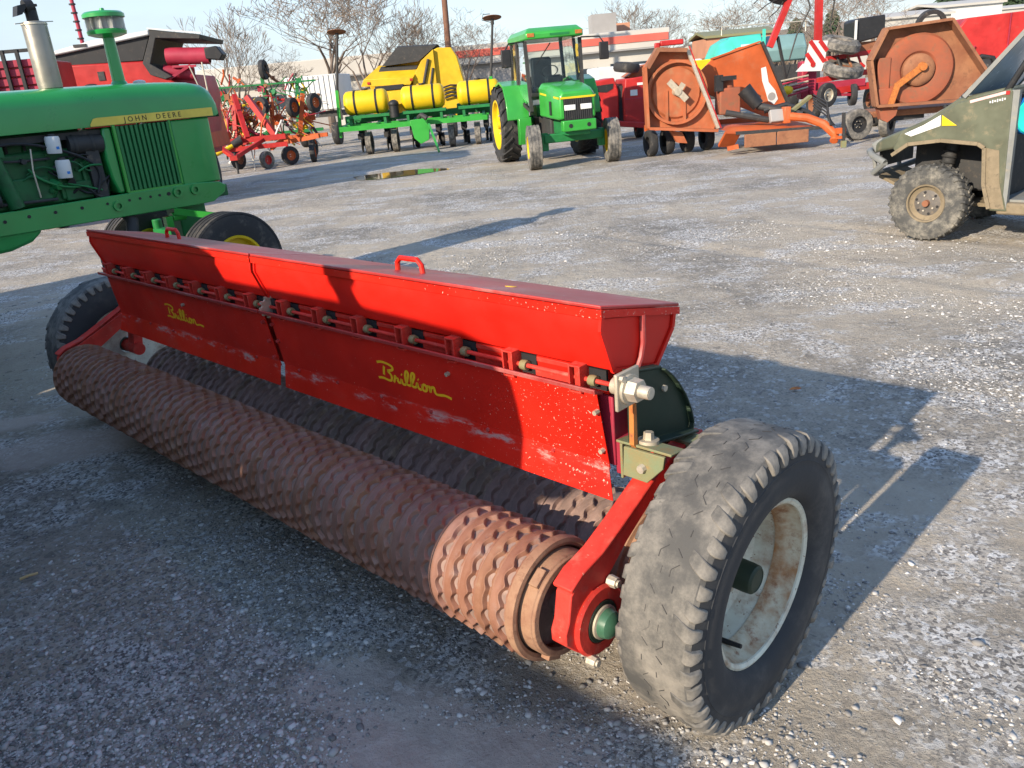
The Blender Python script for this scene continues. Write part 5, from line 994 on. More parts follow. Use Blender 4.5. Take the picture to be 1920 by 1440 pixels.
def red_square_baler():
    T = thing('square_baler', 'red baler with spare tyre on top beside the cab tractor', 'baler', (3.4, 22, 0), R(0))
    part('chamber', T, FRED, PR([(-.75, .55), (-.70, 1.50), (-.1, 1.56), (.0, 1.25), (.0, .55)], 0, 1.6, 'y'), bevel=.03); part('chamber_opening', T, BLACK, PR([(-.60, 1.25), (-.56, 1.40), (-.12, 1.42), (-.14, 1.30), (-.3, 1.22)], -.012, .05, 'y'))
    part('pickup_house', T, FRED, PR([(.12, .40), (.10, 1.05), (.16, 1.50), (.80, 1.54), (.86, .40)], -.2, 1.5, 'y'), bevel=.02); part('name_plate', T, WHITE, B(.36, -.212, 1.16, .18, .012, .14), B(.56, -.212, 1.36, .22, .012, .06)); part('seam', T, MAROON, B(.48, -.206, 1.02, .70, .02, .025)); part('crank_gap', T, DARK, B(.06, .2, .9, .14, .2, .9))
    sp = part('spare_tyre', T, TYREB, LA([(.19, -.09), (.30, -.11), (.34, -.05), (.34, .05), (.30, .11), (.19, .09)], 26, (.28, .3, 1.78), (.12, -.1, 1), True)); part('spare_rim', sp, DARK, CY((.28, .3, 1.74), (.28, .3, 1.82), .2, None, 16))
    part('draw_bar', T, FRED, BM((-.6, -.2, .52), (1.0, -.4, .30), .16, .14), bevel=.02); part('upper_chute', T, ORGD, PR([(.3, 1.55), (.75, 1.8), (1.2, 1.86), (1.3, 1.5), (.5, 1.5)], .5, 1.5, 'y'))
    for x in (-.5, .6): far_wheel(T, (x, .6, .33), .33, .2, 0, FRED)
red_square_baler()
# --- batwing mowers
def pan_ring(T, name, c, n_, r, mat, d_=.10):
    return part(name, T, mat, LA([(r - .03, 0), (r, 0), (r, d_), (r - .03, d_)], 36, c, n_, True))
def orange_batwing():
    T = thing('batwing_mower', 'orange batwing mower with both wings folded upright', 'mower', (4.7, 16.9, 0), R(0), 'batwing mowers')
    W1 = [(-1.58, 1.72), (-1.34, 2.04), (-.74, 1.98), (-.15, .55), (-.20, .42), (-1.52, .60)]
    # left wing, its underside towards the camera
    w = part('left_wing', T, ORGD, PR(W1, .02, .06, 'y'), bevel=.004, label='folded left wing showing its dirty underside')
    part('wing_skirt', w, ORGD, BM((-1.58, -.10, 1.72), (-1.55, -.10, .58), .05, .26, (0, 1, 0)), BM((-1.54, -.12, .58), (-.18, -.12, .42), .05, .28, (0, 1, 0)))
    part('wing_hood', w, RUST, PR([(-1.58, 1.70), (-1.34, 2.05), (-.76, 1.99), (-.78, 1.92), (-1.30, 1.97), (-1.50, 1.68)], -.22, .05, 'y'))
    part('wing_edge', w, ZINC, BM((-.76, -.07, 2.02), (-.14, -.07, .46), .06, .09, (0, 1, 0))); part('edge_stripe', w, FRED, BM((-.71, -.125, 2.02), (-.09, -.125, .46), .02, .02, (0, 1, 0)))
    part('deck_ring', w, ORGD, LA([(.55, 0), (.60, 0), (.60, .14), (.55, .14)], 36, (-.95, .04, 1.20), (0, -1, 0), True)); part('ring_scoop', w, ORGD, CY((-.95, .02, 1.20), (-.95, -.02, 1.20), .50, .46, 30)); part('blade', w, STEEL, BM((-1.12, -.14, 1.42), (-.78, -.16, 1.05), .12, .02, (0, 1, 0)), BM((-.98, -.16, 1.15), (-.84, -.16, 1.36), .10, .02, (0, 1, 0))); part('blade_hub', w, STEEL, CY((-.95, -.02, 1.22), (-.95, -.18, 1.22), .09, .07, 14)); part('deck_strap', w, ORGD, B(-1.15, -.03, .95, .06, .03, .6), B(-.80, -.03, .85, .06, .03, .5))
    part('top_lamp', w, FRED, B(-1.0, .10, 2.12, .45, .12, .10), B(-1.28, .12, 2.08, .1, .1, .12), bevel=.02)
    # right wing, painted top side
    w2 = part('right_wing', T, ORG, PR([(-.38, 1.50), (-.10, 1.74), (.25, 1.86), (.45, 1.93), (.88, 1.97), (1.56, .50), (1.3, .42), (-.30, 1.15)], .55, .62, 'y'), bevel=.004, label='folded right wing with smooth orange top')
    part('wing_edge', w2, DARK, BM((.90, .52, 1.99), (1.62, .52, .45), .05, .10, (0, 1, 0))); d = part('wing_decal', w2, WHITE, PR([(.90, 1.50), (1.0, 1.52), (1.06, 1.22), (1.20, 1.05), (1.26, .88), (1.18, .78), (1.06, .86), (1.0, 1.05), (.93, 1.25)], .540, .549, 'y')); part('decal_centre', d, WALLG, CY((1.13, .538, .94), (1.13, .541, .94), .08, None, 18))
    part('wing_lip', w2, ORG, BM((-.10, .58, 1.76), (.88, .58, 2.0), .03, .12, (0, 1, 0)))
    # centre deck, gearbox, hoses
    part('centre_deck', T, ORG, LOFT([[(.0, -.9, .40), (.15, -.75, .46), (1.5, -.75, .40), (1.6, -.9, .34)], [(-.2, 1.0, .44), (-.1, .8, .50), (1.5, .8, .46), (1.6, 1.0, .40)]]), bevel=.01)
    for k in range(2): part('front_skirt', T, RUST, B(.42 + k * .62, -.98, .24, .60, .05, .24), bevel=.01)
    part('skid_rail', T, ORG, BM((-.16, -.7, .16), (-.10, -.98, .42), .06, .3, (1, 0, 0)), BM((-.2, -.95, .13), (.0, -1.0, .16), .1, .08)); part('deck_rail', T, DARK, BM((-.05, -.97, .40), (1.6, -.97, .36), .05, .06))
    part('gearbox', T, RUSTRED, B(.10, .1, .95, .42, .4, .5), CY((.10, .1, 1.15), (.10, .1, 1.42), .12, .10, 14), bevel=.03); part('gearbox_cap', T, BLACK, B(.05, -.1, 1.38, .3, .12, .08), B(-.12, -.05, 1.30, .14, .14, .3)); part('drive_cover', T, BLACK, CY((.36, -.1, 1.15), (.62, -.2, .82), .15, .12, 16)); part('drive_shaft', T, DARK, CY((.60, -.2, .82), (1.35, -.6, .60), .07, None, 12)); part('wing_ram', T, DARK, CY((-.05, -.3, .75), (.75, -.45, .55), .06, None, 10)); part('hose_cover', T, BLACK, TB([(.7, -.3, .72), (1.1, -.4, .80), (1.5, -.5, .62), (1.75, -.7, .35)], .055, 8)); part('manual_box', T, WALLG, B(.85, -.65, .62, .30, .12, .24, ('X', R(-25))), bevel=.02)
    part('tongue', T, ORG, TB([(1.05, -.75, .60), (1.35, -.85, .55), (1.62, -1.0, .42), (1.78, -1.15, .22), (1.72, -1.25, .12)], .08, 10), BM((1.0, -.7, .48), (1.0, -.7, .78), .2, .12), bevel=.01); part('side_strut', T, KHAKI, BM((1.05, -.6, .62), (1.55, -.45, .92), .10, .05)); part('clevis', T, ORG, B(1.82, -1.3, .30, .16, .10, .10), B(1.82, -1.3, .18, .16, .10, .05)); part('jack_post', T, DARK, BM((1.86, -1.35, .12), (1.84, -1.35, .62), .05, .05)); part('jack_foot', T, KHAKI, B(1.86, -1.36, .06, .08, .08, .12)); part('hydraulic_hose', T, BLACK, *[TB([(1.55, -.6, .95 - k * .05), (1.70, -.9, .80 - k * .06), (1.68 + .02 * k, -1.15, .40)], .014, 6) for k in range(5)])
    for x, y in ((-1.42, .3), (-1.05, .45), (-.62, .55), (-.2, .6)): far_wheel(T, (x, y, .26), .26, .17, 0, BLACK, TYREB, R(100))
    part('wing_support', T, ORGD, PR([(-1.1, .50), (-.85, .44), (-.75, .22), (-.95, .25)], -.05, .1, 'y')); part('rear_beam', T, ORG, BM((-1.5, .45, .55), (1.2, .75, .50), .12, .12))
orange_batwing()
def rusty_batwing():
    T = thing('batwing_mower', 'rusty batwing mower with round deck pan behind the utility vehicle', 'mower', (8.3, 16.5, 0), R(-8), 'batwing mowers')
    W = [(-.90, 1.46), (-.64, 2.0), (.50, 2.06), (1.24, 1.04), (.82, .60), (-.74, .62)]
    w = part('folded_wing', T, RUST, PR(W, .04, .08, 'y'), bevel=.004); part('wing_rim', w, RUST, *[BM((a[0], -.10, a[1]), (b[0], -.10, b[1]), .05, .30, (0, 1, 0)) for a, b in ((W[0], W[1]), (W[1], W[2]), (W[2], W[3]), (W[4], W[5]), (W[5], W[0]))])
    part('deck_pan', w, RUSTRED, LA([(.66, .0), (.66, .05), (.62, .10), (.52, .12), (.34, .09), (.30, .05), (.28, .05)], 48, (0.02, .03, 1.22), (0, -1, 0)), bevel=0); part('pan_boss', w, RUST, LA([(.30, .05), (.29, .12), (.24, .16), (.12, .17), (.001, .17)], 36, (.02, .03, 1.22), (0, -1, 0)))
    part('blade', w, RUSTOR, BM((.06, -.17, 1.28), (-.42, -.20, .95), .12, .025, (0, 1, 0)), BM((-.38, -.20, 1.0), (-.50, -.20, .58), .11, .025, (0, 1, 0)), CY((.06, -.14, 1.27), (.06, -.22, 1.27), .09, .07, 12)); part('wing_box', w, RUSTRED, B(-.62, -.05, 1.18, .24, .12, .62), B(-.55, -.08, .78, .34, .16, .3), bevel=.02); part('hinge_plate', T, RUSTRED, PR([(-.7, .64), (-.3, .64), (-.35, .42), (-.5, .30), (-.62, .36)], -.12, .1, 'y'))
    part('deck', T, RUST, B(.2, .6, .45, 1.9, 1.0, .12), bevel=.02); part('axle', T, DARK, BM((-1.1, .1, .32), (.3, .3, .35), .09, .09))
    far_wheel(T, (-1.03, .02, .30), .30, .20, 0, BLACK, TYREG, R(15), bolts=6); far_wheel(T, (-.42, .15, .28), .28, .18, 0, BLACK, TYREG, R(55))
rusty_batwing()
# --- maroon rotary rake with raised arms and warning board
def rotary_rake():
    T = thing('rotary_rake', 'maroon rotary rake with two tall raised arms and striped board', 'hay rake', (7.0, 19, 0), R(0))
    part('lift_arm', T, FRED, BM((-.72, 0, 1.9), (-.18, 0, 3.15), .12, .12)); part('lift_arm', T, FRED, BM((.34, 0, 1.6), (.32, 0, 3.15), .12, .14)); part('mast', T, MAROON, B(.2, .2, 1.15, .34, .3, .8), bevel=.03); part('main_beam', T, MAROON, BM((-.9, .2, .98), (1.5, .2, 1.0), .13, .15)); part('low_beam', T, FRED, BM((.2, .1, .82), (2.2, .3, .95), .12, .14))
    bd = part('warning_board', T, WHITE, PR([(-.02, 1.45), (.10, 1.96), (.48, 1.92), (.42, 1.45)], -.2, -.17, 'y'))
    for a, b in (((.02, 1.70), (.20, 1.45)), ((.09, 1.95), (.42, 1.50)), ((.30, 1.94), (.47, 1.72))): part('board_stripe', bd, FRED, BM((a[0], -.205, a[1]), (b[0], -.205, b[1]), .012, .085, (0, 0, 1)))
    part('side_plate', T, WHITE, PR([(-.20, 1.35), (-.05, 1.50), (.40, 1.46), (.36, 1.32)], -.22, -.19, 'y')); part('lamp', T, FRED, CY((.16, -.20, 1.46), (.16, -.24, 1.46), .05, None, 12))
    part('tine_rotor', T, DARK, *[TB([(-.28, .1, 2.95), (-.28 - .6 * math.cos(a), .1 + .2 * math.sin(a * 2), 2.95 + .4 * math.sin(a)), (-.3 - .75 * math.cos(a), .1, 2.8 + .35 * math.sin(a))], .012, 5) for a in [k * .5 for k in range(-2, 5)]]); part('rotor_drum', T, DARK, LA([(.02, -.1), (.22, -.1), (.26, 0), (.2, .1), (.02, .1)], 18, (-.52, .1, 2.92), (.5, .2, 1)))
    part('hose', T, BLACK, TB([(.0, -.05, 3.1), (.12, -.05, 2.6), (-.15, -.05, 2.1), (-.3, -.05, 1.6)], .016, 6), TB([(.35, -.1, 3.0), (.62, -.1, 2.7), (.55, -.1, 2.2)], .014, 6)); part('strut', T, DARK, BM((-.55, 0, 2.1), (-.3, .1, 1.2), .05, .05))
    for k in range(6): part('tine_bar', T, MAROON if k % 2 else STEEL, TB([(-.75 + k * .03, -.1, 1.15 - k * .07), (.1, -.15, 1.25 - k * .06)], .022, 6))
    part('gear_case', T, JDY, EL((-.35, -.1, .98), (.14, .12, .1))); part('leg', T, DARK, CY((.58, -.2, .25), (.52, -.1, .9), .025, None, 8)); far_wheel(T, (.55, -.1, .80), .26, .14, 0, ZINC, TYREB, R(25)); far_wheel(T, (1.25, .2, .75), .24, .14, 0, BLACK, TYREB, R(80)); part('wheel_arm', T, MAROON, BM((.2, .0, .9), (.55, .0, .80), .08, .08), BM((.5, .1, .8), (1.3, .2, .75), .06, .06)); far_wheel(T, (-.5, .3, .28), .28, .16, 0, BLACK, TYREB, R(80)); far_wheel(T, (1.9, .4, .28), .28, .16, 0, BLACK, TYREB, R(80))
rotary_rake()
def disc_mower():
    T = thing('folded_cultivator', 'red implement with two big bare tyres lying on its frame', 'cultivator', (9.6, 23, 0), R(0))
    for c, n_, r in (((-.12, 0, 1.86), (.2, -.25, 1), .52), ((-.05, -.1, 1.24), (.15, -.3, 1), .52)): t = part('tyre', T, TYREG, LA([(.28, -.12), (r - .1, -.16), (r, -.08), (r, .08), (r - .1, .16), (.28, .12)], 30, c, n_, True)); part('rim', t, RUST, CY(_v(c) - _v(n_) * .05, _v(c) + _v(n_) * .05, .28, None, 18))
    part('frame_beam', T, FRED, BM((-.9, .2, .98), (1.2, .2, 1.15), .14, .14)); part('upper_beam', T, FRED, BM((-.6, .2, 1.52), (1.3, .3, 1.62), .12, .12)); part('rear_post', T, FRED, BM((.9, .2, .4), (1.1, .2, 2.0), .12, .12)); part('side_hoop', T, TORG, TB([(.75, 0, .85), (.95, 0, 1.35), (1.1, 0, 1.45), (1.1, 0, .9)], .05, 8))
    for k in range(7): part('shank', T, (RUST, FRED, DARK)[k % 3], TB([(-.7 + k * .28, .1, 1.55), (-.66 + k * .28, 0, 1.35), (-.55 + k * .28, .0, 1.25)], .035, 6))
    for x in (-.6, 1.0): far_wheel(T, (x, .4, .38), .38, .2, 0, RUST)
    b = part('poly_hopper', T, BLACK, PR([(.35, 1.85), (.30, 2.40), (.42, 2.46), (1.10, 2.50), (1.12, 1.98)], .1, .9, 'y'), bevel=.04); part('hopper_rib', b, WHITE, B(.30, .05, 2.12, .05, .05, .6)); part('hopper_stand', T, RUST, B(.75, .5, 1.75, .7, .5, .25)); 
disc_mower()
def sprayer():
    T = thing('field_sprayer', 'teal field sprayer with grey tank behind the orange mower', 'sprayer', (9.0, 28, 0), R(0))
    part('front_tank', T, TEAL, LOFT([[(x, y, z) for y, z in ((0, zb), (1.6, zb), (1.7, (zb + zt) / 2), (1.4, zt), (.2, zt), (-.1, (zb + zt) / 2))] for x, zb, zt in ((-1.45, 1.72, 1.95), (-1.3, 1.5, 2.25), (-.95, 1.45, 2.43), (.05, 1.45, 2.46))]), bevel=.05); part('tank', T, TEALG, LOFT([[(x, y, z) for y, z in ((0, 1.55), (1.7, 1.55), (1.9, 1.95), (1.5, 2.36), (.2, 2.36), (-.1, 1.95))] for x in (.05, 1.45)]), bevel=.06)
    part('tank_rib', T, TEAL, B(.05, -.05, 2.2, .08, .1, .75), B(-.95, -.12, 1.9, .03, .03, .5)); part('tank_logo', T, WHITE, B(-.55, -.1, 2.1, .3, .02, .14)); part('boom', T, DARK, BM((-.2, -.3, 1.2), (1.8, -.3, 1.2), .1, .5), bevel=.02); part('chassis', T, DARK, B(0, .8, 1.2, 3.0, 1.0, .3)); part('fluid_box', T, JDY, B(-1.9, .3, 1.66, 1.0, .8, .34), bevel=.03); part('boom_rack', T, DARK, *[BM((-1.4 + k * .5, -.35, .8), (-1.2 + k * .5, -.35, 1.5), .05, .05) for k in range(6)]); part('walk_rail', T, ZINC, TB([(-1.3, 0, 2.5), (-1.3, 0, 2.75), (1.4, 0, 2.7), (1.4, 0, 2.4)], .02, 6))
    for x in (-1.0, 1.0): far_wheel(T, (x, .2, .6), .6, .35, 0, TEAL)
sprayer()
def grain_cart():
    T = thing('grain_cart', 'bright red grain cart with black frame at the far right', 'grain cart', (14.2, 24, 0), R(-10))
    part('hopper', T, FRED, PR([(-1.1, 1.82), (-.75, 2.25), (2.6, 2.35), (2.6, .6), (.2, .6), (-.9, 1.35)], 0, 2.4, 'y'), bevel=.03); part('hopper_seam', T, MAROON, BM((.35, -.02, .7), (.35, -.02, 2.28), .03, .03, (0, 1, 0))); part('lower_flap', T, MAROON, PR([(-1.0, 1.50), (-.5, 1.52), (-.6, 1.30), (-.9, 1.32)], -.1, .2, 'y')); part('wheel_arch', T, BLACK, TB([(-.65, -.05, .75), (-.60, -.05, 1.05), (-.3, -.05, 1.22), (.0, -.05, 1.15), (.1, -.05, .9)], .07, 8)); far_wheel(T, (-.25, .2, .62), .6, .4, 0, ZINC, TYREB); far_wheel(T, (1.6, .2, .62), .6, .4, 0, ZINC, TYREB); part('rear_tyre', T, TYREB, LA([(.3, -.1), (.42, -.1), (.42, .1), (.3, .1)], 24, (-1.2, 1.6, 2.2), (0, 1, .2), True))
grain_cart()
# ---------------------------------------------------------------- buildings, poles, trees, hill
def warehouse():
    T = thing('warehouse', 'long white warehouse with a red fascia stripe across the yard', 'building', (-3.0, 55, 0), R(0))
    part('wall', T, WALLW, B(.0, 6, 1.55, 29, 12, 3.1)); part('fascia', T, WALLW, B(0, 5.9, 3.55, 29.6, 12.4, 1.1), bevel=.05); part('fascia_stripe', T, STRIPE, B(7.5, -.33, 3.60, 14.4, .05, .42)); part('soffit', T, WALLG, B(0, -.2, 2.98, 29.4, .6, .06))
    for x0, w_, m_ in ((-1.0, 3.4, WALLG), (4.2, 4.6, WALLG), (-8.5, 4.0, WALLG)): part('recessed_wall', T, m_, B(x0, -.03, 1.45, w_, .08, 2.9))
    for x, w_ in ((3.1, 1.0), (9.5, 1.2), (-5.2, 1.1)): d = part('door', T, WIN, B(x, -.08, 1.05, w_, .06, 2.1)); part('door_frame', d, WALLW, B(x - w_ / 2 - .05, -.1, 1.08, .1, .08, 2.2), B(x + w_ / 2 + .05, -.1, 1.08, .1, .08, 2.2))
    for x in (-11.8, -10.0, 6.6, 11.6, 13.0): w = part('window', T, WIN, B(x, -.05, 1.8, 1.1, .06, .9)); part('sill', w, WALLW, B(x, -.1, 1.32, 1.2, .12, .06))
    part('roof_unit', T, WALLG, B(11.2, 4, 4.75, 1.6, 2, 1.3))
    part('roof_unit', T, BRICKY, B(12.8, 7, 4.5, 1.2, 2, .8))
warehouse()
def shed(name, label, loc, w_, d_, h, m_, rz=0, roof=None, wins=()):
    T = thing(name, label, 'building', loc, rz); part('wall', T, m_, B(0, d_ / 2, h / 2, w_, d_, h)); part('roof', T, roof or WALLW, LOFT([[(-w_ / 2 - .2, -.2, h), (w_ / 2 + .2, -.2, h), (w_ / 2 + .2, -.2, h + .15), (-w_ / 2 - .2, -.2, h + .15)], [(-w_ / 2 - .2, d_ / 2, h + .35), (w_ / 2 + .2, d_ / 2, h + .35), (w_ / 2 + .2, d_ / 2, h + .5), (-w_ / 2 - .2, d_ / 2, h + .5)], [(-w_ / 2 - .2, d_ + .2, h), (w_ / 2 + .2, d_ + .2, h), (w_ / 2 + .2, d_ + .2, h + .15), (-w_ / 2 - .2, d_ + .2, h + .15)]]))
    for x in wins: q = part('window', T, WIN, B(x, -.02, h * .62, 1.2, .06, .9)); part('window_frame', q, WALLW, B(x, -.04, h * .62 + .5, 1.35, .06, .08), B(x, -.04, h * .62 - .5, 1.35, .06, .08))
    return T
shed('site_office', 'white site office with dark windows on the right skyline', (29.7, 60, 0), 5.2, 4, 3.5, WALLW, 0, None, (-1.4, .3, 1.6))
shed('storage_building', 'plain white storage building right of the site office', (34.8, 62, 0), 4.4, 6, 4.0, WHITE)
shed('low_shed', 'low tan shed roof seen between the rake arms', (17.2, 58, 0), 4.5, 4, 3.3, BRICKY, 0, KHAKI)
shed('distant_barn', 'pale barn roof among trees at the far right', (58, 95, 0), 6, 6, 4.5, WALLW)
def van(label, loc, rz, m_):
    T = thing('parked_van', label, 'van', loc, rz, 'white vehicles behind the cab tractor')
    part('body', T, m_, PR([(-2.2, .45), (-2.2, 2.0), (1.0, 2.0), (1.5, 1.35), (2.3, 1.15), (2.35, .45)], -.9, .9, 'y'), bevel=.08); part('windshield', T, WIN, PR([(1.06, 1.93), (1.50, 1.40), (1.53, 1.42), (1.09, 1.95)], -.8, .8, 'y'))
    for s in (-1, 1): part('side_window', T, WIN, B(.55, s * .905, 1.62, .8, .02, .45))
    for x in (-1.4, 1.5):
        for s in (-1, 1): wheel(T, (x, s * .8, .36), .36, .22, .2, s, TYREB, DARK, n=20)
van('white van parked behind the cab tractor mirror', (7.6, 44, 0), R(10), WHITE); van('second white van nearer the brown trees', (10.3, 45, 0), R(-15), WHITE)
# poles
def pole(name, label, loc, h, r, m_, lean=(0, 0), arm=False):
    o = thing(name, label, 'pole', loc); part('shaft', o, m_, CY((0, 0, 0), (lean[0], lean[1], h), r, r * .72, 12))
    if arm: part('cross_arm', o, m_, BM((lean[0] - 1.1, 0, h - .5), (lean[0] + 1.1, 0, h - .5), .1, .12)); part('insulator', o, WALLG, *[CY((lean[0] + x, 0, h - .44), (lean[0] + x, 0, h - .25), .05, .03, 8) for x in (-.9, 0, .9)])
    return o
pole('utility_pole', 'brown wooden utility pole rising out of frame behind the baler', (-1.75, 45, 0), 10.5, .17, WOODP, (.25, 0), True)
for x, lab in ((-19.7, 'left thin dark red pole above the old tractor'), (-17.7, 'right thin dark red pole above the combine')):
    p = pole('radio_mast', lab, (x, 40, 0), 10.5, .10, MAROON, (-.15 if x < -18 else -.1, 0))
    part('mast_ring', p, DARK, *[LA([(.10, 0), (.14, 0), (.14, .06), (.10, .06)], 10, (-.08, 0, 4.8 + k * .35), (0, 0, 1)) for k in range(9)])
# bare trees ------------------------------------------------------------------
def tree_mesh(seed, h, spread=.55, droop=0., dens=1.0, trunk_h=.22, depth=6):
    rg = random.Random(seed); limbs = []; twigs = []
    def grow(p, d, L, r, lv):
        n = 3 if lv < 3 else 2; pts = [p]; rs = [r]
        for i in range(n):
            d = (d + Vector((rg.uniform(-1, 1), rg.uniform(-1, 1), rg.uniform(-.4, .7) - droop * lv * .1)) * .16).normalized(); p = p + d * (L / n); pts.append(p); rs.append(r * (1 - .34 * (i + 1) / n))
        (limbs if lv < 3 else twigs).append(([tuple(q) for q in pts], rs, 7 if lv < 2 else (5 if lv < 3 else 3)))
        if lv >= depth: return
        k = rg.choice((2, 3, 3)) if lv else rg.choice((4, 5)); k = max(2, int(round(k * dens)))
        for j in range(k):
            t = rg.uniform(.45, 1.0) if j else 1.0; q = pts[min(n, max(1, int(math.ceil(t * n))))]
            ax = Vector((rg.uniform(-1, 1), rg.uniform(-1, 1), rg.uniform(-.15, .5))).normalized(); nd = (d * (1 - spread * .75) + ax * spread).normalized()
            if nd.z < -.1: nd.z *= -.4
            grow(q, nd, L * rg.uniform(.62, .84), max(rs[-1] * rg.uniform(.5, .68), .012), lv + 1)
    grow(Vector((0, 0, 0)), Vector((rg.uniform(-.05, .05), 0, 1)), h * trunk_h, h * .022, 0)
    # normalise the height
    zs = max(p[2] for s in limbs + twigs for p in s[0]); k = h / zs
    f = lambda S: [TB([(a[0] * k, a[1] * k, a[2] * k) for a in pts], [max(x, .011) for x in rs], n) for pts, rs, n in S]
    return f(limbs), f(twigs)
TREES = {}
def bare_tree(label, loc, h, kind, rz=0, sx=1.0):
    if kind not in TREES:
        a = {'oak': (3, 10, .62, 0, 1.1, .20, 6), 'ash': (8, 10, .48, 0, 1.05, .24, 6), 'thin': (14, 10, .40, 0, 1.1, .28, 6), 'brush': (21, 10, .55, 0, 1.3, .06, 5), 'round': (31, 10, .66, 0, 1.05, .14, 6)}[kind]
        l, t = tree_mesh(*a); TREES[kind] = (mesh_of('trunk', l, BARK), mesh_of('crown', t, TWIG, False))
    T = thing('bare_tree', label, 'tree', loc, rz, 'leafless trees along the skyline'); s = h / 10
    for nm, me in zip(('trunk', 'crown'), TREES[kind]): o = bpy.data.objects.new(nm, me); COL.objects.link(o); o.parent = T
    T.scale = (s * sx, s * sx, s); return T
bare_tree('largest spreading bare tree rising above the hay tools', (-8.3, 46, 0), 8.6, 'oak', .4, 1.2)
bare_tree('slim bare tree left of the largest one', (-13.6, 48, 0), 7.0, 'thin', 1.0, 1.1)
bare_tree('faint low bare tree between the two left trees', (-11.5, 50, 0), 4.8, 'round', 2.0, 1.2)
bare_tree('bare tree leaning in behind the big left tree', (-6.7, 48, 0), 7.2, 'ash', 2.4, 1.1)
bare_tree('thin bare tree standing above the white trailer', (-4.3, 50, 0), 6.3, 'thin', .2, 1.2)
bare_tree('bare tree just left of the utility pole', (-3.4, 52, 0), 6.0, 'ash', 4.0, 1.1)
bare_tree('bare tree just right of the utility pole', (-.6, 52, 0), 6.2, 'round', 5.1, 1.1)
bare_tree('pale low bare tree over the cab tractor roof', (4.6, 85, 0), 5.6, 'thin', 1.6, 1.4)
bare_tree('dark upright bare tree right of the tractor mirror', (11.8, 70, 0), 7.2, 'ash', .8, 1.15)
bare_tree('rounded brown bare tree behind the orange mower', (14.4, 68, 0), 6.0, 'brush', .5, 1.1)
bare_tree('tan brushy tree above the teal sprayer', (18.0, 66, 0), 6.6, 'round', 3.0, 1.25)
bare_tree('tan brushy tree right of the sprayer', (20.8, 67, 0), 6.0, 'brush', 1.3, 1.2)
bare_tree('wide brown bare tree behind the rake arms', (27.0, 68, 0), 7.2, 'brush', 2.0, 1.2)
bare_tree('pale bare tree right of the rake arms', (30.5, 74, 0), 7.4, 'round', .3, 1.3)
bare_tree('grey bare tree over the big bare tyres', (25.0, 56, 0), 6.4, 'round', 1.1, 1.1)
# far brushwood and hill
def treeline():
    rg = random.Random(5); S = []
    for i in range(2600):
        x = rg.uniform(-75, 75); y = 100 + rg.uniform(0, 14); h = 2.2 + 2.2 * (mnoise.noise((x * .06, 3, 1)) + .6) * rg.uniform(.5, 1.1)
        b0 = (x, y, 0); m_ = (x + rg.uniform(-.4, .4), y, h * .5); S.append(TB([b0, m_, (m_[0] + rg.uniform(-.8, .8), y, h)], [.12, .09, .03], 3))
        for k in range(3): S.append(TB([m_, (m_[0] + rg.uniform(-1.3, 1.3), y + rg.uniform(-.5, .5), h * rg.uniform(.7, 1.05))], [.07, .02], 3))
    o = bpy.data.objects.new('far_brushwood', mesh_of('far_brushwood', S, TWIG, False)); COL.objects.link(o); o['kind'] = 'stuff'; o['label'] = 'far brown belt of leafless brush on the horizon'
treeline()
hv = []; hf = []
HX = np.linspace(-420, 520, 80); HY = np.linspace(150, 560, 24)
for y in HY:
    for x in HX:
        t = max(0., min(1., (y - 150) / 150)); z = (6.0 + 8.0 * max(0, min(1, (x - 40) / 110)) + 2.5 * mnoise.noise((x * .01, y * .012, 0))) * (t * t * (3 - 2 * t)) - .3
        hv.append((x, y, z))
for j in range(23):
    for i in range(79): hf.append((j * 80 + i, j * 80 + i + 1, (j + 1) * 80 + i + 1, (j + 1) * 80 + i))
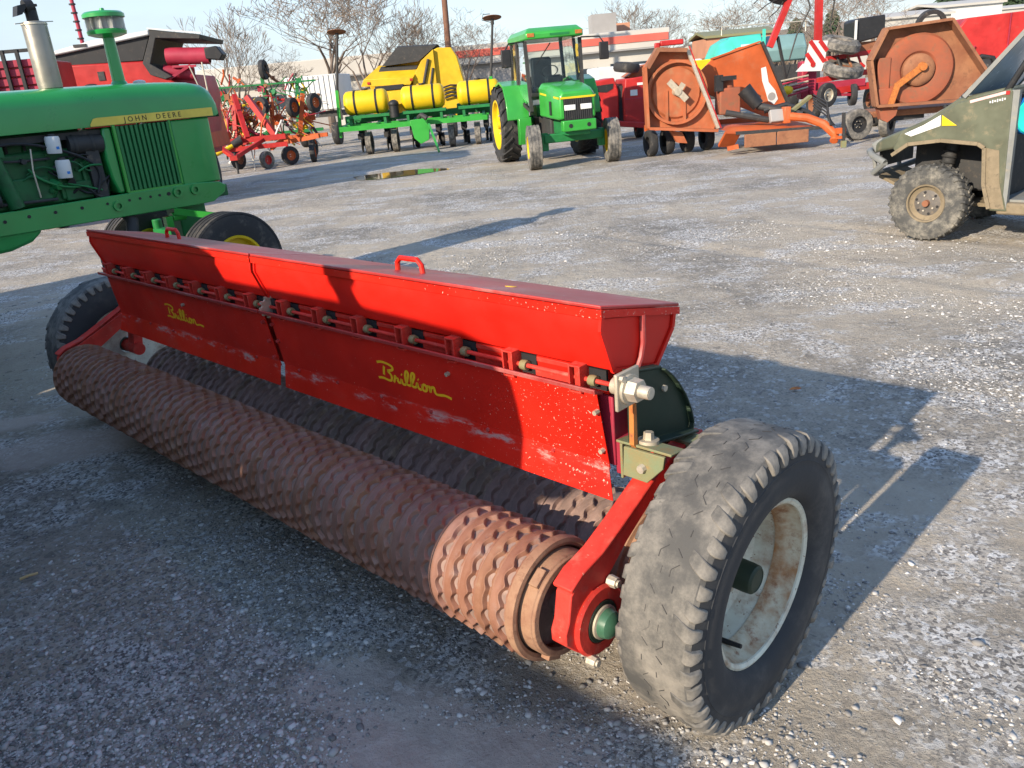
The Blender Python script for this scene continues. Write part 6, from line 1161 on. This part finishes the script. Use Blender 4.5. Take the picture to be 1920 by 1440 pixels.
hme = bpy.data.meshes.new('hill'); hme.from_pydata(hv, [], hf); hme.materials.append(HILL); hme.shade_smooth(); hill = bpy.data.objects.new('hill', hme); COL.objects.link(hill); hill['kind'] = 'structure'; hill['label'] = 'low brown winter hill beyond the yard'
def evergreen(label, loc, h):
    T = thing('evergreen_tree', label, 'tree', loc, 0, 'evergreens on the right skyline'); rg = random.Random(int(h * 100 + loc[0])); part('trunk', T, BARK, CY((0, 0, 0), (0, 0, h * .9), h * .02, .01, 6)); S = []
    for i in range(420):
        t = rg.random() ** .8; z = h * (.08 + .92 * t); r = h * .24 * (1 - t) * rg.uniform(.35, 1.1) + .05; a = rg.uniform(0, 6.3); c = _v((math.cos(a) * r, math.sin(a) * r, z)); d = _v((math.cos(a), math.sin(a), -.35)); s_ = h * .055
        u = _v((-math.sin(a), math.cos(a), 0)); S.append((np.array([c - u * s_, c + u * s_, c + d * s_ * 2.4, c + _v((0, 0, s_))]), [(0, 1, 2), (0, 3, 1), (0, 2, 3), (1, 3, 2)]))
    part('crown', T, EVER, *S, smooth=False)
for i, (x, y, z, h, lab) in enumerate(((63, 118, 0, 9.5, 'tallest dark evergreen on the right skyline'), (67, 120, 0, 8.0, 'evergreen right of the tallest one'), (45, 112, 0, 6.6, 'small evergreen above the white storage building'), (41, 114, 0, 6.2, 'smallest evergreen above the site office'), (72, 118, 0, 8.6, 'rightmost evergreen on the skyline'))): evergreen(lab, (x, y, z), h)
# small things on the near ground
st = tag(part('straw_piece', None, paint('straw', (.45, .33, .16), .7, .2, scale=30), TB([(0, 0, .008), (.03, .004, .012), (.062, .012, .009)], [.006, .0055, .005], 7)), 'short pale straw stalk on the shaded gravel at left', 'straw'); st.location = (-1.98, 2.77, 0); st.rotation_euler = (0, 0, R(20))
lf = tag(part('dry_leaf', None, RUSTOR, LOFT([[(0, 0, .004), (0, .002, .005)], [(.02, -.014, .010), (.02, .016, .012)], [(.045, -.012, .006), (.045, .014, .014)], [(.065, 0, .008), (.065, .002, .009)]], False, False)), 'small brown dry leaf lying in the seeder shadow', 'leaf'); lf.location = (1.46, 3.98, 0)
